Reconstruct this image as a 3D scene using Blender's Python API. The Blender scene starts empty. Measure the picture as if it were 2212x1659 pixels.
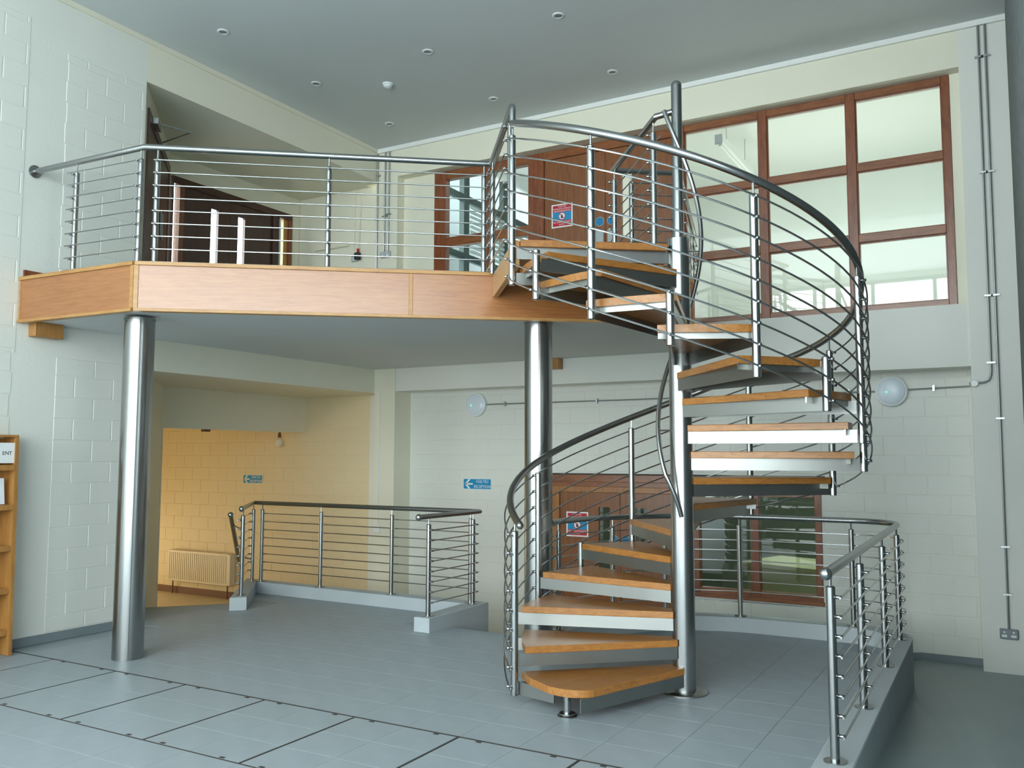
import bpy, bmesh, math, random
from mathutils import Vector, Matrix
random.seed(7)
S = bpy.context.scene
COL = S.collection
PI = math.pi
R_ = math.radians

# ------------------------------------------------------------------ camera
F_PX, W_PX = 1880.0, 2212.0
YAW, PITCH, ROLL = R_(29.7), 0.0827, 0.002
cd = bpy.data.cameras.new('camera'); cam = bpy.data.objects.new('camera', cd); COL.objects.link(cam)
cd.sensor_fit = 'HORIZONTAL'; cd.sensor_width = 36.0; cd.lens = F_PX / W_PX * 36.0
cd.clip_start = 0.02; cd.clip_end = 200
cam.matrix_world = (Matrix.Translation((0, 0, 1.6)) @ Matrix.Rotation(YAW, 4, 'Z')
                    @ Matrix.Rotation(PI/2 + PITCH, 4, 'X') @ Matrix.Rotation(ROLL, 4, 'Z'))
S.camera = cam

# ------------------------------------------------------------------ world, light, exposure
w = bpy.data.worlds.new('overcast_sky'); S.world = w; w.use_nodes = True
bg = w.node_tree.nodes['Background']
bg.inputs['Color'].default_value = (0.88, 0.96, 1.0, 1)
bg.inputs['Strength'].default_value = 4.0
S.view_settings.view_transform = 'Standard'
S.view_settings.look = 'None'
S.view_settings.gamma = 1.0
S.view_settings.use_curve_mapping = False
S.view_settings.exposure = 1.36
try:
    S.cycles.max_bounces = 10; S.cycles.diffuse_bounces = 6; S.cycles.glossy_bounces = 5
    S.cycles.transparent_max_bounces = 12
    S.cycles.sample_clamp_indirect = 6.0
    S.cycles.caustics_reflective = False; S.cycles.caustics_refractive = False
    S.cycles.use_denoising = True
except Exception:
    pass

def area_light(name, loc, rot, sx, sy, power, color=(1, 1, 1), portal=False):
    l = bpy.data.lights.new(name, 'AREA'); l.shape = 'RECTANGLE'; l.size = sx; l.size_y = sy
    l.energy = power; l.color = color
    o = bpy.data.objects.new(name, l); COL.objects.link(o); o.location = loc; o.rotation_euler = rot
    if portal:
        l.cycles.is_portal = True
    return o

FRONT_Y = -7.0
HIGH = 6.6          # ceiling of the entrance half of the hall, behind the viewpoint
# daylight portals in the glazed openings (they only guide sampling of the sky)
area_light('portal_front', (0.75, FRONT_Y + 0.02, 3.4), (R_(90), 0, 0), 13.9, 6.1, 1, portal=True)
area_light('portal_side', (7.98, 0.9, 3.0), (0, R_(90), 0), 5.0, 2.6, 1, portal=True)
area_light('portal_left', (-7.23, -3.2, 2.95), (0, R_(-90), 0), 5.1, 5.6, 1, portal=True)
area_light('portal_room', (-8.28, 13.8, 4.9), (0, R_(-90), 0), 3.4, 8.0, 1, portal=True)

# ------------------------------------------------------------------ materials
MATS = {}
def nt(name):
    m = bpy.data.materials.new(name); m.use_nodes = True
    return m, m.node_tree.nodes, m.node_tree.links, m.node_tree.nodes['Principled BSDF']

def paint(name, col, rough=0.6, var=0.05, scale=3.0, bump=0.0, bscale=60.0, spec=0.4):
    m, N, L, P = nt(name)
    tc = N.new('ShaderNodeTexCoord'); nz = N.new('ShaderNodeTexNoise'); nz.inputs['Scale'].default_value = scale
    nz.inputs['Detail'].default_value = 4
    L.new(tc.outputs['Object'], nz.inputs['Vector'])
    rp = N.new('ShaderNodeValToRGB')
    rp.color_ramp.elements[0].position = 0.3; rp.color_ramp.elements[1].position = 0.7
    rp.color_ramp.elements[0].color = (*[c*(1-var) for c in col], 1)
    rp.color_ramp.elements[1].color = (*[min(1, c*(1+var)) for c in col], 1)
    L.new(nz.outputs['Fac'], rp.inputs['Fac']); L.new(rp.outputs['Color'], P.inputs['Base Color'])
    P.inputs['Roughness'].default_value = rough
    P.inputs['Specular IOR Level'].default_value = spec
    if bump:
        n2 = N.new('ShaderNodeTexNoise'); n2.inputs['Scale'].default_value = bscale; n2.inputs['Detail'].default_value = 3
        L.new(tc.outputs['Object'], n2.inputs['Vector'])
        b = N.new('ShaderNodeBump'); b.inputs['Strength'].default_value = bump; b.inputs['Distance'].default_value = 0.01
        L.new(n2.outputs['Fac'], b.inputs['Height']); L.new(b.outputs['Normal'], P.inputs['Normal'])
    MATS[name] = m
    return m

def wood(name, c1, c2, stretch=(1.2, 9, 9), rough=0.4, scale=5.0, coat=0.2, dist=4.0):
    m, N, L, P = nt(name)
    tc = N.new('ShaderNodeTexCoord'); mp = N.new('ShaderNodeMapping'); mp.inputs['Scale'].default_value = stretch
    L.new(tc.outputs['Object'], mp.inputs['Vector'])
    nz = N.new('ShaderNodeTexNoise'); nz.inputs['Scale'].default_value = scale; nz.inputs['Detail'].default_value = 6
    nz.inputs['Distortion'].default_value = dist * 0.2
    L.new(mp.outputs['Vector'], nz.inputs['Vector'])
    n2 = N.new('ShaderNodeTexNoise'); n2.inputs['Scale'].default_value = scale * 6; n2.inputs['Detail'].default_value = 2
    L.new(mp.outputs['Vector'], n2.inputs['Vector'])
    mx = N.new('ShaderNodeMath'); mx.operation = 'MULTIPLY_ADD'; mx.inputs[1].default_value = 0.35
    L.new(n2.outputs['Fac'], mx.inputs[0])
    ms = N.new('ShaderNodeMath'); ms.operation = 'MULTIPLY'; ms.inputs[1].default_value = 0.75
    L.new(nz.outputs['Fac'], ms.inputs[0]); L.new(ms.outputs[0], mx.inputs[2])
    rp = N.new('ShaderNodeValToRGB')
    rp.color_ramp.elements[0].position = 0.38; rp.color_ramp.elements[1].position = 0.66
    rp.color_ramp.elements[0].color = (*c1, 1); rp.color_ramp.elements[1].color = (*c2, 1)
    L.new(mx.outputs[0], rp.inputs['Fac']); L.new(rp.outputs['Color'], P.inputs['Base Color'])
    P.inputs['Roughness'].default_value = rough
    P.inputs['Coat Weight'].default_value = coat; P.inputs['Coat Roughness'].default_value = 0.22
    MATS[name] = m
    return m

def metal(name, col, rough=0.28, var=0.0):
    m, N, L, P = nt(name)
    P.inputs['Base Color'].default_value = (*col, 1); P.inputs['Metallic'].default_value = 1.0
    P.inputs['Roughness'].default_value = rough
    if var:
        tc = N.new('ShaderNodeTexCoord'); nz = N.new('ShaderNodeTexNoise'); nz.inputs['Scale'].default_value = 6
        L.new(tc.outputs['Object'], nz.inputs['Vector'])
        mr = N.new('ShaderNodeMapRange'); mr.inputs['To Min'].default_value = rough - var; mr.inputs['To Max'].default_value = rough + var
        L.new(nz.outputs['Fac'], mr.inputs['Value']); L.new(mr.outputs['Result'], P.inputs['Roughness'])
    MATS[name] = m
    return m

def plain(name, col, rough=0.5, emit=0.0, spec=0.5):
    m, N, L, P = nt(name)
    P.inputs['Base Color'].default_value = (*col, 1); P.inputs['Roughness'].default_value = rough
    P.inputs['Specular IOR Level'].default_value = spec
    if emit:
        P.inputs['Emission Color'].default_value = (*col, 1); P.inputs['Emission Strength'].default_value = emit
    MATS[name] = m
    return m

def glass(name, refl=0.10, tint=(0.9, 0.95, 0.93)):
    m = bpy.data.materials.new(name); m.use_nodes = True
    N, L = m.node_tree.nodes, m.node_tree.links
    N.remove(N['Principled BSDF'])
    t = N.new('ShaderNodeBsdfTransparent'); t.inputs['Color'].default_value = (*tint, 1)
    g = N.new('ShaderNodeBsdfGlossy'); g.inputs['Roughness'].default_value = 0.02
    fr = N.new('ShaderNodeFresnel'); fr.inputs['IOR'].default_value = 1.5
    ad = N.new('ShaderNodeMath'); ad.operation = 'ADD'; ad.inputs[1].default_value = refl; ad.use_clamp = True
    L.new(fr.outputs['Fac'], ad.inputs[0])
    ge = N.new('ShaderNodeNewGeometry'); iv = N.new('ShaderNodeMath'); iv.operation = 'SUBTRACT'; iv.inputs[0].default_value = 1.0
    L.new(ge.outputs['Backfacing'], iv.inputs[1])
    ml = N.new('ShaderNodeMath'); ml.operation = 'MULTIPLY'; L.new(ad.outputs[0], ml.inputs[0]); L.new(iv.outputs[0], ml.inputs[1])
    mx = N.new('ShaderNodeMixShader'); L.new(ml.outputs[0], mx.inputs['Fac'])
    L.new(t.outputs[0], mx.inputs[1]); L.new(g.outputs[0], mx.inputs[2])
    L.new(mx.outputs[0], N['Material Output'].inputs['Surface'])
    MATS[name] = m
    return m

paint('wall_cream', (0.77, 0.745, 0.615), 0.55, 0.02, 1.2, 0.08, 45)
paint('wall_paint', (0.74, 0.745, 0.69), 0.5, 0.02, 1.2, 0.12, 45)
paint('wall_yellow', (0.74, 0.64, 0.43), 0.5, 0.02, 1.2, 0.1, 45)
paint('ceiling_paint', (0.66, 0.69, 0.69), 0.8, 0.015, 1.0)
paint('white_paint', (0.80, 0.81, 0.78), 0.6, 0.01)
paint('shaded_wall', (0.14, 0.16, 0.16), 0.85, 0.25, 14, 0.6, 25)  # shade of a face turned from the light, put into the base colour
paint('tile', (0.33, 0.375, 0.405), 0.45, 0.05, 5.0, 0.04, 120)
paint('floor_base', (0.30, 0.345, 0.37), 0.5, 0.03)
paint('vinyl', (0.22, 0.285, 0.285), 0.33, 0.06, 2.5)
paint('vinyl_warm', (0.60, 0.52, 0.36), 0.4, 0.05)
paint('kerb_paint', (0.47, 0.51, 0.53), 0.55, 0.04, 3, 0.05, 90)
paint('skirting_grey', (0.20, 0.24, 0.26), 0.5, 0.04)
wood('oak_tread', (0.29, 0.108, 0.020), (0.42, 0.178, 0.040), (1.3, 10, 10), 0.36, 5.0, 0.2)
wood('oak_edge', (0.38, 0.18, 0.05), (0.49, 0.26, 0.085), (1.5, 9, 9), 0.4, 5.0, 0.2)
wood('oak_veneer', (0.30, 0.105, 0.024), (0.40, 0.155, 0.043), (0.8, 1, 14.0), 0.30, 3.0, 1.0, 9.0)
wood('oak_shelf', (0.33, 0.145, 0.034), (0.43, 0.21, 0.058), (6, 6, 0.8), 0.45, 4.0, 0.1)
wood('mahogany', (0.16, 0.044, 0.017), (0.26, 0.080, 0.030), (5, 5, 0.9), 0.32, 5.0, 0.3)
wood('mahogany_h', (0.17, 0.052, 0.018), (0.28, 0.098, 0.034), (0.9, 5, 5), 0.32, 5.0, 0.3)
wood('door_veneer', (0.165, 0.056, 0.019), (0.26, 0.095, 0.032), (14, 14, 0.9), 0.34, 4.0, 0.25)
wood('jamb_light', (0.26, 0.10, 0.030), (0.38, 0.16, 0.05), (5, 5, 0.9), 0.35, 5.0, 0.2)
wood('dark_door', (0.040, 0.014, 0.010), (0.075, 0.027, 0.018), (12, 12, 0.8), 0.35, 4.0, 0.2)
metal('steel', (0.36, 0.37, 0.37), 0.26)
metal('steel_bright', (0.47, 0.48, 0.48), 0.20)
metal('steel_plate', (0.33, 0.335, 0.32), 0.36, 0.06)
metal('galvanised', (0.46, 0.48, 0.48), 0.38)
metal('steel_column', (0.36, 0.365, 0.36), 0.25)
plain('dark_joint', (0.05, 0.045, 0.04), 0.7)
plain('black', (0.015, 0.015, 0.016), 0.5)
plain('sign_blue', (0.012, 0.20, 0.42), 0.35)
plain('sign_cyan', (0.015, 0.27, 0.52), 0.35)
plain('sign_red', (0.50, 0.015, 0.035), 0.35)
plain('sign_white', (0.80, 0.82, 0.82), 0.4)
plain('plate_grey', (0.42, 0.46, 0.46), 0.35)
plain('socket_grey', (0.22, 0.25, 0.27), 0.35)
plain('opal', (0.70, 0.77, 0.84), 0.25)
plain('opal_rim', (0.78, 0.82, 0.82), 0.35)
plain('led_green', (0.05, 0.8, 0.25), 0.3, 1.2)
plain('radiator_cream', (0.70, 0.64, 0.50), 0.35)
plain('copper_brown', (0.16, 0.07, 0.03), 0.5)
plain('red_plastic', (0.40, 0.02, 0.02), 0.4)
plain('frame_green', (0.035, 0.065, 0.060), 0.4)
plain('blind_grey', (0.45, 0.52, 0.52), 0.5)
plain('leaflet', (0.75, 0.80, 0.86), 0.35)
plain('leaflet_red', (0.45, 0.03, 0.08), 0.35)
plain('counter', (0.48, 0.43, 0.28), 0.3)
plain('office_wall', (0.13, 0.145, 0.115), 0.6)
plain('bulb_white', (0.75, 0.70, 0.60), 0.3)
glass('pane', 0.10)
glass('pane_dark', 0.08, (0.60, 0.68, 0.63))
glass('pane_clear', 0.0, (0.97, 0.99, 0.98))

# ------------------------------------------------------------------ mesh helpers
def V(*a): return Vector(a)
ORG = {}
def empty(name, loc=(0, 0, 0), label=None, cat=None, group=None, parent=None, kind=None):
    o = bpy.data.objects.new(name, None); COL.objects.link(o); o.empty_display_size = 0.1
    if parent:
        o.parent = parent; o.location = Vector(loc) - ORG[parent.name]
    else:
        o.location = loc
    ORG[o.name] = Vector(loc)
    tag(o, label, cat, group, kind)
    return o
def tag(o, label=None, cat=None, group=None, kind=None):
    if label: o['label'] = label
    if cat: o['category'] = cat
    if group: o['group'] = group
    if kind: o['kind'] = kind
    return o
def obj(name, bm, mat, parent=None, smooth=False, label=None, cat=None, group=None, kind=None, org=None):
    """bm is in world coordinates; the object's origin is its parent's origin (or org)."""
    o3 = ORG[parent.name] if parent else Vector(org or (0, 0, 0))
    if o3.length:
        bmesh.ops.translate(bm, verts=bm.verts, vec=-o3)
    bmesh.ops.recalc_face_normals(bm, faces=bm.faces)
    me = bpy.data.meshes.new(name); bm.to_mesh(me); bm.free()
    if smooth:
        for p in me.polygons: p.use_smooth = True
        try: me.set_sharp_from_angle(angle=R_(40))
        except Exception: pass
    me.materials.append(MATS[mat])
    o = bpy.data.objects.new(name, me); COL.objects.link(o)
    if parent: o.parent = parent
    else: o.location = o3
    ORG[o.name] = o3
    tag(o, label, cat, group, kind)
    return o
def B(): return bmesh.new()
def box(bm, x0, x1, y0, y1, z0, z1, bev=0.0, M=None):
    vs = [bm.verts.new((x, y, z)) for x in (x0, x1) for y in (y0, y1) for z in (z0, z1)]
    fs = [(0, 1, 3, 2), (4, 6, 7, 5), (0, 4, 5, 1), (2, 3, 7, 6), (0, 2, 6, 4), (1, 5, 7, 3)]
    fc = [bm.faces.new([vs[i] for i in f]) for f in fs]
    if bev:
        es = list({e for f in fc for e in f.edges})
        r = bmesh.ops.bevel(bm, geom=es, offset=bev, segments=1, affect='EDGES', profile=0.5)
        vs = list({v for f in r['faces'] for v in f.verts} | {v for v in vs if v.is_valid})
    if M is not None:
        bmesh.ops.transform(bm, matrix=M, verts=[v for v in vs if v.is_valid])
    return bm
def frame(o, ux, uy, uz=(0, 0, 1)):
    ux, uy, uz = Vector(ux).normalized(), Vector(uy).normalized(), Vector(uz).normalized()
    m = Matrix.Identity(4)
    for i in range(3):
        m[i][0], m[i][1], m[i][2], m[i][3] = ux[i], uy[i], uz[i], o[i]
    return m
def prism(bm, poly, z0, z1, bev=0.0):
    b = [bm.verts.new((p[0], p[1], z0)) for p in poly]; t = [bm.verts.new((p[0], p[1], z1)) for p in poly]
    n = len(poly); fs = [bm.faces.new(list(reversed(b))), bm.faces.new(t)]
    for i in range(n):
        fs.append(bm.faces.new((b[i], b[(i+1) % n], t[(i+1) % n], t[i])))
    if bev:
        es = list({e for f in fs[:2] for e in f.edges})
        bmesh.ops.bevel(bm, geom=es, offset=bev, segments=2, affect='EDGES', profile=0.5)
    return bm
def tube(bm, pts, r, seg=10, caps=True, closed=False):
    pts = [Vector(p) for p in pts]
    n = len(pts); rings = []
    t0 = (pts[1] - pts[0]).normalized()
    up = Vector((0, 0, 1)) if abs(t0.z) < 0.9 else Vector((1, 0, 0))
    nrm = (up - t0 * up.dot(t0)).normalized()
    rr = r if isinstance(r, (list, tuple)) else [r] * n
    for i in range(n):
        if i == 0: t = t0
        elif i == n-1: t = (pts[-1] - pts[-2]).normalized()
        else: t = ((pts[i] - pts[i-1]).normalized() + (pts[i+1] - pts[i]).normalized()).normalized()
        nrm = (nrm - t * nrm.dot(t)).normalized()
        bn = t.cross(nrm)
        k = 1.0
        if 0 < i < n-1:
            c = (pts[i] - pts[i-1]).normalized().dot(t)
            k = 1.0 / max(c, 0.6)
        ring = []
        side = None
        if k > 1.01:
            d = ((pts[i+1]-pts[i]).normalized() - (pts[i]-pts[i-1]).normalized())
            side = d.normalized() if d.length > 1e-6 else None
        for j in range(seg):
            a = 2*PI*j/seg
            off = (nrm*math.cos(a) + bn*math.sin(a)) * rr[i]
            if side is not None: off = off + side * off.dot(side) * (k-1)
            ring.append(bm.verts.new(pts[i] + off))
        rings.append(ring)
    for i in range(n-1):
        for j in range(seg):
            bm.faces.new((rings[i][j], rings[i][(j+1) % seg], rings[i+1][(j+1) % seg], rings[i+1][j]))
    if caps:
        bm.faces.new(list(reversed(rings[0]))); bm.faces.new(rings[-1])
    return bm
def ball(bm, c, r, u=12, v=8, sz=1.0):
    m = Matrix.Translation(c) @ Matrix.Diagonal((1, 1, sz, 1))
    bmesh.ops.create_uvsphere(bm, u_segments=u, v_segments=v, radius=r, matrix=m)
    return bm
def lathe(bm, c, prof, seg=24, axis=(0, 0, 1)):
    ax = Vector(axis).normalized()
    q = Vector((0, 0, 1)).rotation_difference(ax).to_matrix()
    rings = []
    for r, h in prof:
        rings.append([bm.verts.new(Vector(c) + q @ Vector((max(r, 1e-4)*math.cos(2*PI*j/seg), max(r, 1e-4)*math.sin(2*PI*j/seg), h))) for j in range(seg)])
    for a, b in zip(rings, rings[1:]):
        for j in range(seg):
            bm.faces.new((a[j], a[(j+1) % seg], b[(j+1) % seg], b[j]))
    bm.faces.new(list(reversed(rings[0]))); bm.faces.new(rings[-1])
    return bm
def text(name, s, size, origin, ux, uz, mat, parent, depth=0.001, align='CENTER', stretch=1.0):
    c = bpy.data.curves.new(name, 'FONT'); c.body = s; c.size = size; c.extrude = depth
    c.align_x = align; c.align_y = 'CENTER'; c.resolution_u = 3
    to = bpy.data.objects.new(name, c); COL.objects.link(to)
    me = bpy.data.meshes.new_from_object(to.evaluated_get(bpy.context.evaluated_depsgraph_get()))
    bpy.data.objects.remove(to)
    ux, uz = Vector(ux).normalized(), Vector(uz).normalized()
    M = frame(Vector(origin) - ORG[parent.name], ux, uz, ux.cross(uz)) @ Matrix.Diagonal((stretch, 1, 1, 1))
    me.transform(M)
    me.materials.clear(); me.materials.append(MATS[mat])
    o = bpy.data.objects.new(name, me); COL.objects.link(o); o.parent = parent; ORG[o.name] = ORG[parent.name]
    return o
def smooth_path(pts, n=8):
    out = []
    P = [Vector(p) for p in pts]
    for i in range(len(P)-1):
        p0, p1, p2, p3 = P[max(i-1, 0)], P[i], P[i+1], P[min(i+2, len(P)-1)]
        for k in range(n):
            t = k/n
            out.append(0.5*((2*p1)+(-p0+p2)*t+(2*p0-5*p1+4*p2-p3)*t*t+(-p0+3*p1-3*p2+p3)*t**3))
    out.append(P[-1]); return out
def offset(path, d):
    """2-D offset of an open polyline to its left by d."""
    out = []
    n = len(path)
    for i in range(n):
        a = Vector(path[max(i-1, 0)]).to_2d(); b = Vector(path[min(i+1, n-1)]).to_2d(); c = Vector(path[i]).to_2d()
        if 0 < i < n-1:
            t1 = (c-a).normalized(); t2 = (b-c).normalized(); t = (t1+t2).normalized()
            k = 1/max(0.5, t.dot(t1))
        else:
            t = (b-a).normalized(); k = 1
        out.append((c.x - t.y*d*k, c.y + t.x*d*k))
    return out
def inside(p, poly):
    x, y = p; c = False; n = len(poly)
    for i in range(n):
        x1, y1 = poly[i]; x2, y2 = poly[(i+1) % n]
        if (y1 > y) != (y2 > y) and x < (x2-x1)*(y-y1)/(y2-y1)+x1: c = not c
    return c

# ================================================================== SETTING
XL, XR = -7.25, 0.12            # left wall / right wall faces
YB, YU, YW = 9.05, 9.20, 9.40   # pier face, upper infill, lower block wall
CEIL = 5.71
X2 = -8.78                      # back of the recess on the left
ZL, ZS = 3.09, 2.735            # landing floor, landing soffit
D1 = (XL, 5.43); D2 = (X2, 6.96)

def S_(name, bm, mat, parent=None, label=None, **k):
    o = obj(name, bm, mat, parent, **k)
    if not parent: o['kind'] = 'structure'
    if label: o['label'] = label
    return o

# ---- floors
right_pts = smooth_path([(-3.39, 6.64, 0), (-3.37, 7.0, 0), (-3.2, 7.48, 0), (-2.86, 7.93, 0), (-2.3, 8.16, 0), (-1.6, 8.2, 0), (-1.2, 8.2, 0)], 6)
corner = [(-1.2+0.37*math.sin(a), 7.83+0.37*math.cos(a), 0) for a in [PI/2*i/6 for i in range(1, 7)]]
rpath = [(p[0], p[1]) for p in right_pts] + [(p[0], p[1]) for p in corner] + [(-0.79, 4.38)]
lpath = [(-7.12, 6.70), (-7.90, 7.60), (-4.72, 7.57), (-4.72, 6.66)]
platform = ([(-7.25, -7.2), (-7.25, 5.43), (-8.02, 6.2), (-7.42, 6.86)] + [lpath[0], lpath[1], lpath[2]]
            + [(-4.72, 6.95), (-3.39, 6.95)] + [p for p in rpath if p[1] > 6.96 or p[0] > -2] + [(-0.79, 4.2), (0.1, 4.2), (0.1, 2.9), (8.0, 2.9), (8.0, -7.2)])
bm = B(); prism(bm, platform, -0.25, -0.003)
floor = S_('floor', bm, 'floor_base', label='grey tiled floor of the raised hall')
bm = B()
for x in [0]:
    box(bm, X2+.3, X2 + 5.9, 5.2, 9.6, -0.85, -0.7); box(bm, -13, X2+.3, 5.2, 9.6, -0.85, -0.53)
S_('floor', bm, 'vinyl_warm', label='lower passage floor behind the raised hall')
bm = B()
rp = [(-0.82, 4.2, -0.01), (XR, 4.2, -0.01), (XR, 9.5, -0.345), (-0.82, 9.5, -0.345), (-3.0, 9.5, -0.70), (-3.0, 7.9, -0.70), (-0.82, 7.9, -0.28)]
v = [bm.verts.new(p) for p in rp]; u = [bm.verts.new((p[0], p[1], -0.9)) for p in rp]
bm.faces.new((v[0], v[1], v[2], v[3], v[6])); bm.faces.new((v[6], v[3], v[4], v[5]))
for i in range(7): bm.faces.new((v[i], v[(i+1) % 7], u[(i+1) % 7], u[i]))
S_('floor', bm, 'vinyl', label='dark sloping ramp beside the right balustrade')
# steps down through the gap in the balustrades, and beside the left balustrade
for k in range(3):
    bm = B(); box(bm, -4.62, -3.48, 6.95 + 0.28*k, 6.95 + 0.28*(k+1), -0.8, -0.175*(k+1), 0.004)
    tag(obj('step', bm, 'floor_base', floor))
dl = Vector((-0.66, 0.75)).normalized(); dn = Vector((-dl.y, dl.x))
for k in range(3):
    a = Vector((-7.42, 6.86)) + dl*0.26*k; M = frame((a.x, a.y, 0), (dl.x, dl.y, 0), (dn.x, dn.y, 0))
    bm = B(); box(bm, 0, 0.26, 0, 0.85, -0.8, -0.175*(k+1), 0.004, M)
    obj('step', bm, 'vinyl_warm', floor)

# floor tiles and access panels
TX, TY = 0.38, 0.316
PX0, PY0, PY1 = -6.60, 3.365, 4.305
def tile_mesh(name, w, h, d=0.003):
    bm = B(); box(bm, 0.0009, w-0.0009, 0.0009, h-0.0009, -d, -0.0, 0.0008)
    me = bpy.data.meshes.new(name); bmesh.ops.recalc_face_normals(bm, faces=bm.faces); bm.to_mesh(me); bm.free()
    me.materials.append(MATS['tile']); return me
TM = tile_mesh('tile', TX, TY)
TMP = tile_mesh('panel_tile', 0.371, 0.307)
def put(name, me, parent, loc):
    o = bpy.data.objects.new(name, me); COL.objects.link(o); o.parent = parent; o.location = loc; return o
rows_back = [PY1 + TY*i for i in range(13)]
rows_front = [PY0 - TY*(i+1) for i in range(4)]
cols = [PX0 + TX*(i-2) for i in range(18)]
ntile = 0
for y in rows_back + rows_front:
    for x in cols:
        cs = [(x+.01, y+.01), (x+TX-.01, y+.01), (x+.01, y+TY-.01), (x+TX-.01, y+TY-.01)]
        if all(inside(c, platform) for c in cs) and not any(math.hypot(c[0]+7.4, c[1]-6.2) < .01 for c in cs):
            if y < PY0 and (x + TX) > -1.9: continue
            if y < 3 and x > -2.9: continue
            put('tile', TM, floor, (x, y, 0)); ntile += 1
pmesh = None
for i in range(-1, 7):
    x0 = PX0 + 0.76*i
    if x0 < XL: x0c = XL
    else: x0c = x0
    p = empty('access_panel', (x0, PY0, 0), parent=floor)
    for a in range(2):
        for b in range(3):
            tx = 0.009 + 0.371*a
            if x0 + tx < XL - 0.001: continue
            put('tile', TMP, p, (tx, 0.009 + 0.307*b, 0))
    if pmesh is None:
        bm = B()
        for (a0, a1, b0, b1) in ((0.0, 0.006, 0, 0.94), (0.754, 0.76, 0, 0.94)):
            box(bm, a0, a1, b0, b1, -0.006, 0.0005)
        for (a0, a1, b0, b1) in ((0, .76, -0.006, 0.006), (0, .76, 0.934, 0.946)):
            box(bm, a0, a1, b0, b1, -0.006, 0.0008)
        for sx in (0.13, 0.60):
            for yy in (0.012, 0.905):
                box(bm, sx, sx+0.035, yy, yy+0.02, -0.006, 0.0012)
        pmesh = bpy.data.meshes.new('edge_trim'); bm.to_mesh(pmesh); bm.free(); pmesh.materials.append(MATS['dark_joint'])
    if x0 >= XL: put('edge_trim', pmesh, p, (0, 0, 0))
    else:
        bm = B()
        for yy in (PY0, PY1): box(bm, XL + 0.016, PX0, yy - 0.006, yy + 0.006, -0.006, 0.0008)
        obj('edge_trim', bm, 'dark_joint', p)

# ---- walls
# left wall with block panels; concrete frame bands stay smooth
bm = B(); box(bm, XL-0.25, XL, -0.4, 5.43, -0.9, HIGH)
box(bm, XL-0.25, XL, FRONT_Y-.2, -6.0, -0.9, HIGH); box(bm, XL-0.25, XL, -6.0, -0.4, -0.9, 0.35); box(bm, XL-0.25, XL, -6.0, -0.4, 5.5, HIGH)
wall_left = S_('wall_left', bm, 'wall_paint', label='pale painted blockwork wall on the left')
bm = B(); box(bm, XL-0.25, XL, 5.43, YB+0.05, 5.275, CEIL)
S_('wall_left', bm, 'wall_cream', label='cream bulkhead above the landing opening')
bm = B(); prism(bm, [D1, D2, (D2[0]-.25, D2[1]), (D1[0]-.25, D1[1])], -0.9, 5.3)
wall_diag = S_('wall_left', bm, 'wall_cream', label='angled side wall of the recess')
# recess back wall: lower part with opening, upper part with dark doors
bm = B(); box(bm, X2-0.2, X2, 6.9, 6.98, -0.9, 1.93); box(bm, X2-0.2, X2, 6.9, YW, 1.93, ZS)
S_('wall_left', bm, 'wall_cream', label='header wall over the corridor opening')
bm = B(); box(bm, X2-0.2, X2, 6.9, 9.19, 5.02, 5.279); box(bm, X2-0.2, X2, 9.03, 9.19, ZS, 5.02)
S_('wall_left', bm, 'wall_cream', label='wall around the upper dark double doors')
# ceilings
bm = B(); box(bm, -7.5, 8.2, 2.4, YB+0.1, CEIL, CEIL+0.2)
ceiling = S_('ceiling', bm, 'ceiling_paint', label='flat grey ceiling of the hall')
bm = B(); box(bm, -7.5, 8.2, FRONT_Y-.2, 2.6, HIGH, HIGH+0.2); box(bm, -7.5, 8.2, 2.4, 2.6, CEIL+.2, HIGH)
S_('ceiling', bm, 'ceiling_paint', label='higher ceiling of the entrance half of the hall')
bm = B(); prism(bm, [(XL-.24, 5.40), (XL-.24, YB+0.3), (X2-.1, YB+.3), (X2-.1, 6.96)], 5.28, 5.4)
S_('ceiling', bm, 'wall_cream', label='low ceiling of the upper recess')
bm = B(); prism(bm, [(XL, 5.43), (XL, YW), (X2, YW), (X2, 6.96)], 2.425, ZS)
S_('ceiling', bm, 'wall_cream', label='low ceiling of the lower recess')
# back wall pieces
bm = B(); box(bm, -13, XR+0.2, YW, YW+0.12, -0.9, 2.5)
# openings for the lower doors and window are real holes: rebuild as strips
bm.free(); bm = B()
LX0, LX1 = -4.86, -1.70       # lower door and window assembly
for (a, b, c, d) in ((-7.6, LX0, -0.9, 2.5), (LX0, LX1, 1.385, 2.5), (-3.09, LX1, -0.9, 0.09), (LX1, XR+.2, -0.9, 2.5)):
    box(bm, a, b, YW, YW+0.12, c, d)
wall_back = S_('wall_back', bm, 'wall_paint', label='painted blockwork back wall at the lower level')
bm = B(); box(bm, -13, -7.6, YW, YW+0.12, -0.9, 2.5)
wall_corr = S_('wall_back', bm, 'wall_yellow', label='corridor wall beyond the opening on the left')
bm = B()
box(bm, -6.915, -0.28, YB+0.02, YW+.1, 2.44, 3.03)          # beam under the windows
S_('wall_back', bm, 'wall_paint', label='plain wall band below the upper window')
bm = B(); box(bm, -6.915, -0.28, YB, YW+.1, 5.30, CEIL+.1)
S_('wall_back', bm, 'wall_cream', label='cream wall band above the upper window')
bm = B(); box(bm, -6.915, -6.42, YU, YW+.1, 3.03, 5.30); box(bm, -0.37, -0.28, YU, YW+.1, 3.03, 5.30)
S_('wall_back', bm, 'wall_cream', label='wall strips at each end of the upper window')
bm = B(); box(bm, XL, -6.915, YB, YW+.1, -0.9, CEIL)
S_('wall_back', bm, 'wall_cream', label='square pier in the far left corner')
bm = B(); box(bm, -0.28, XR+.2, YB, YW+.1, -0.9, CEIL)
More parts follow.
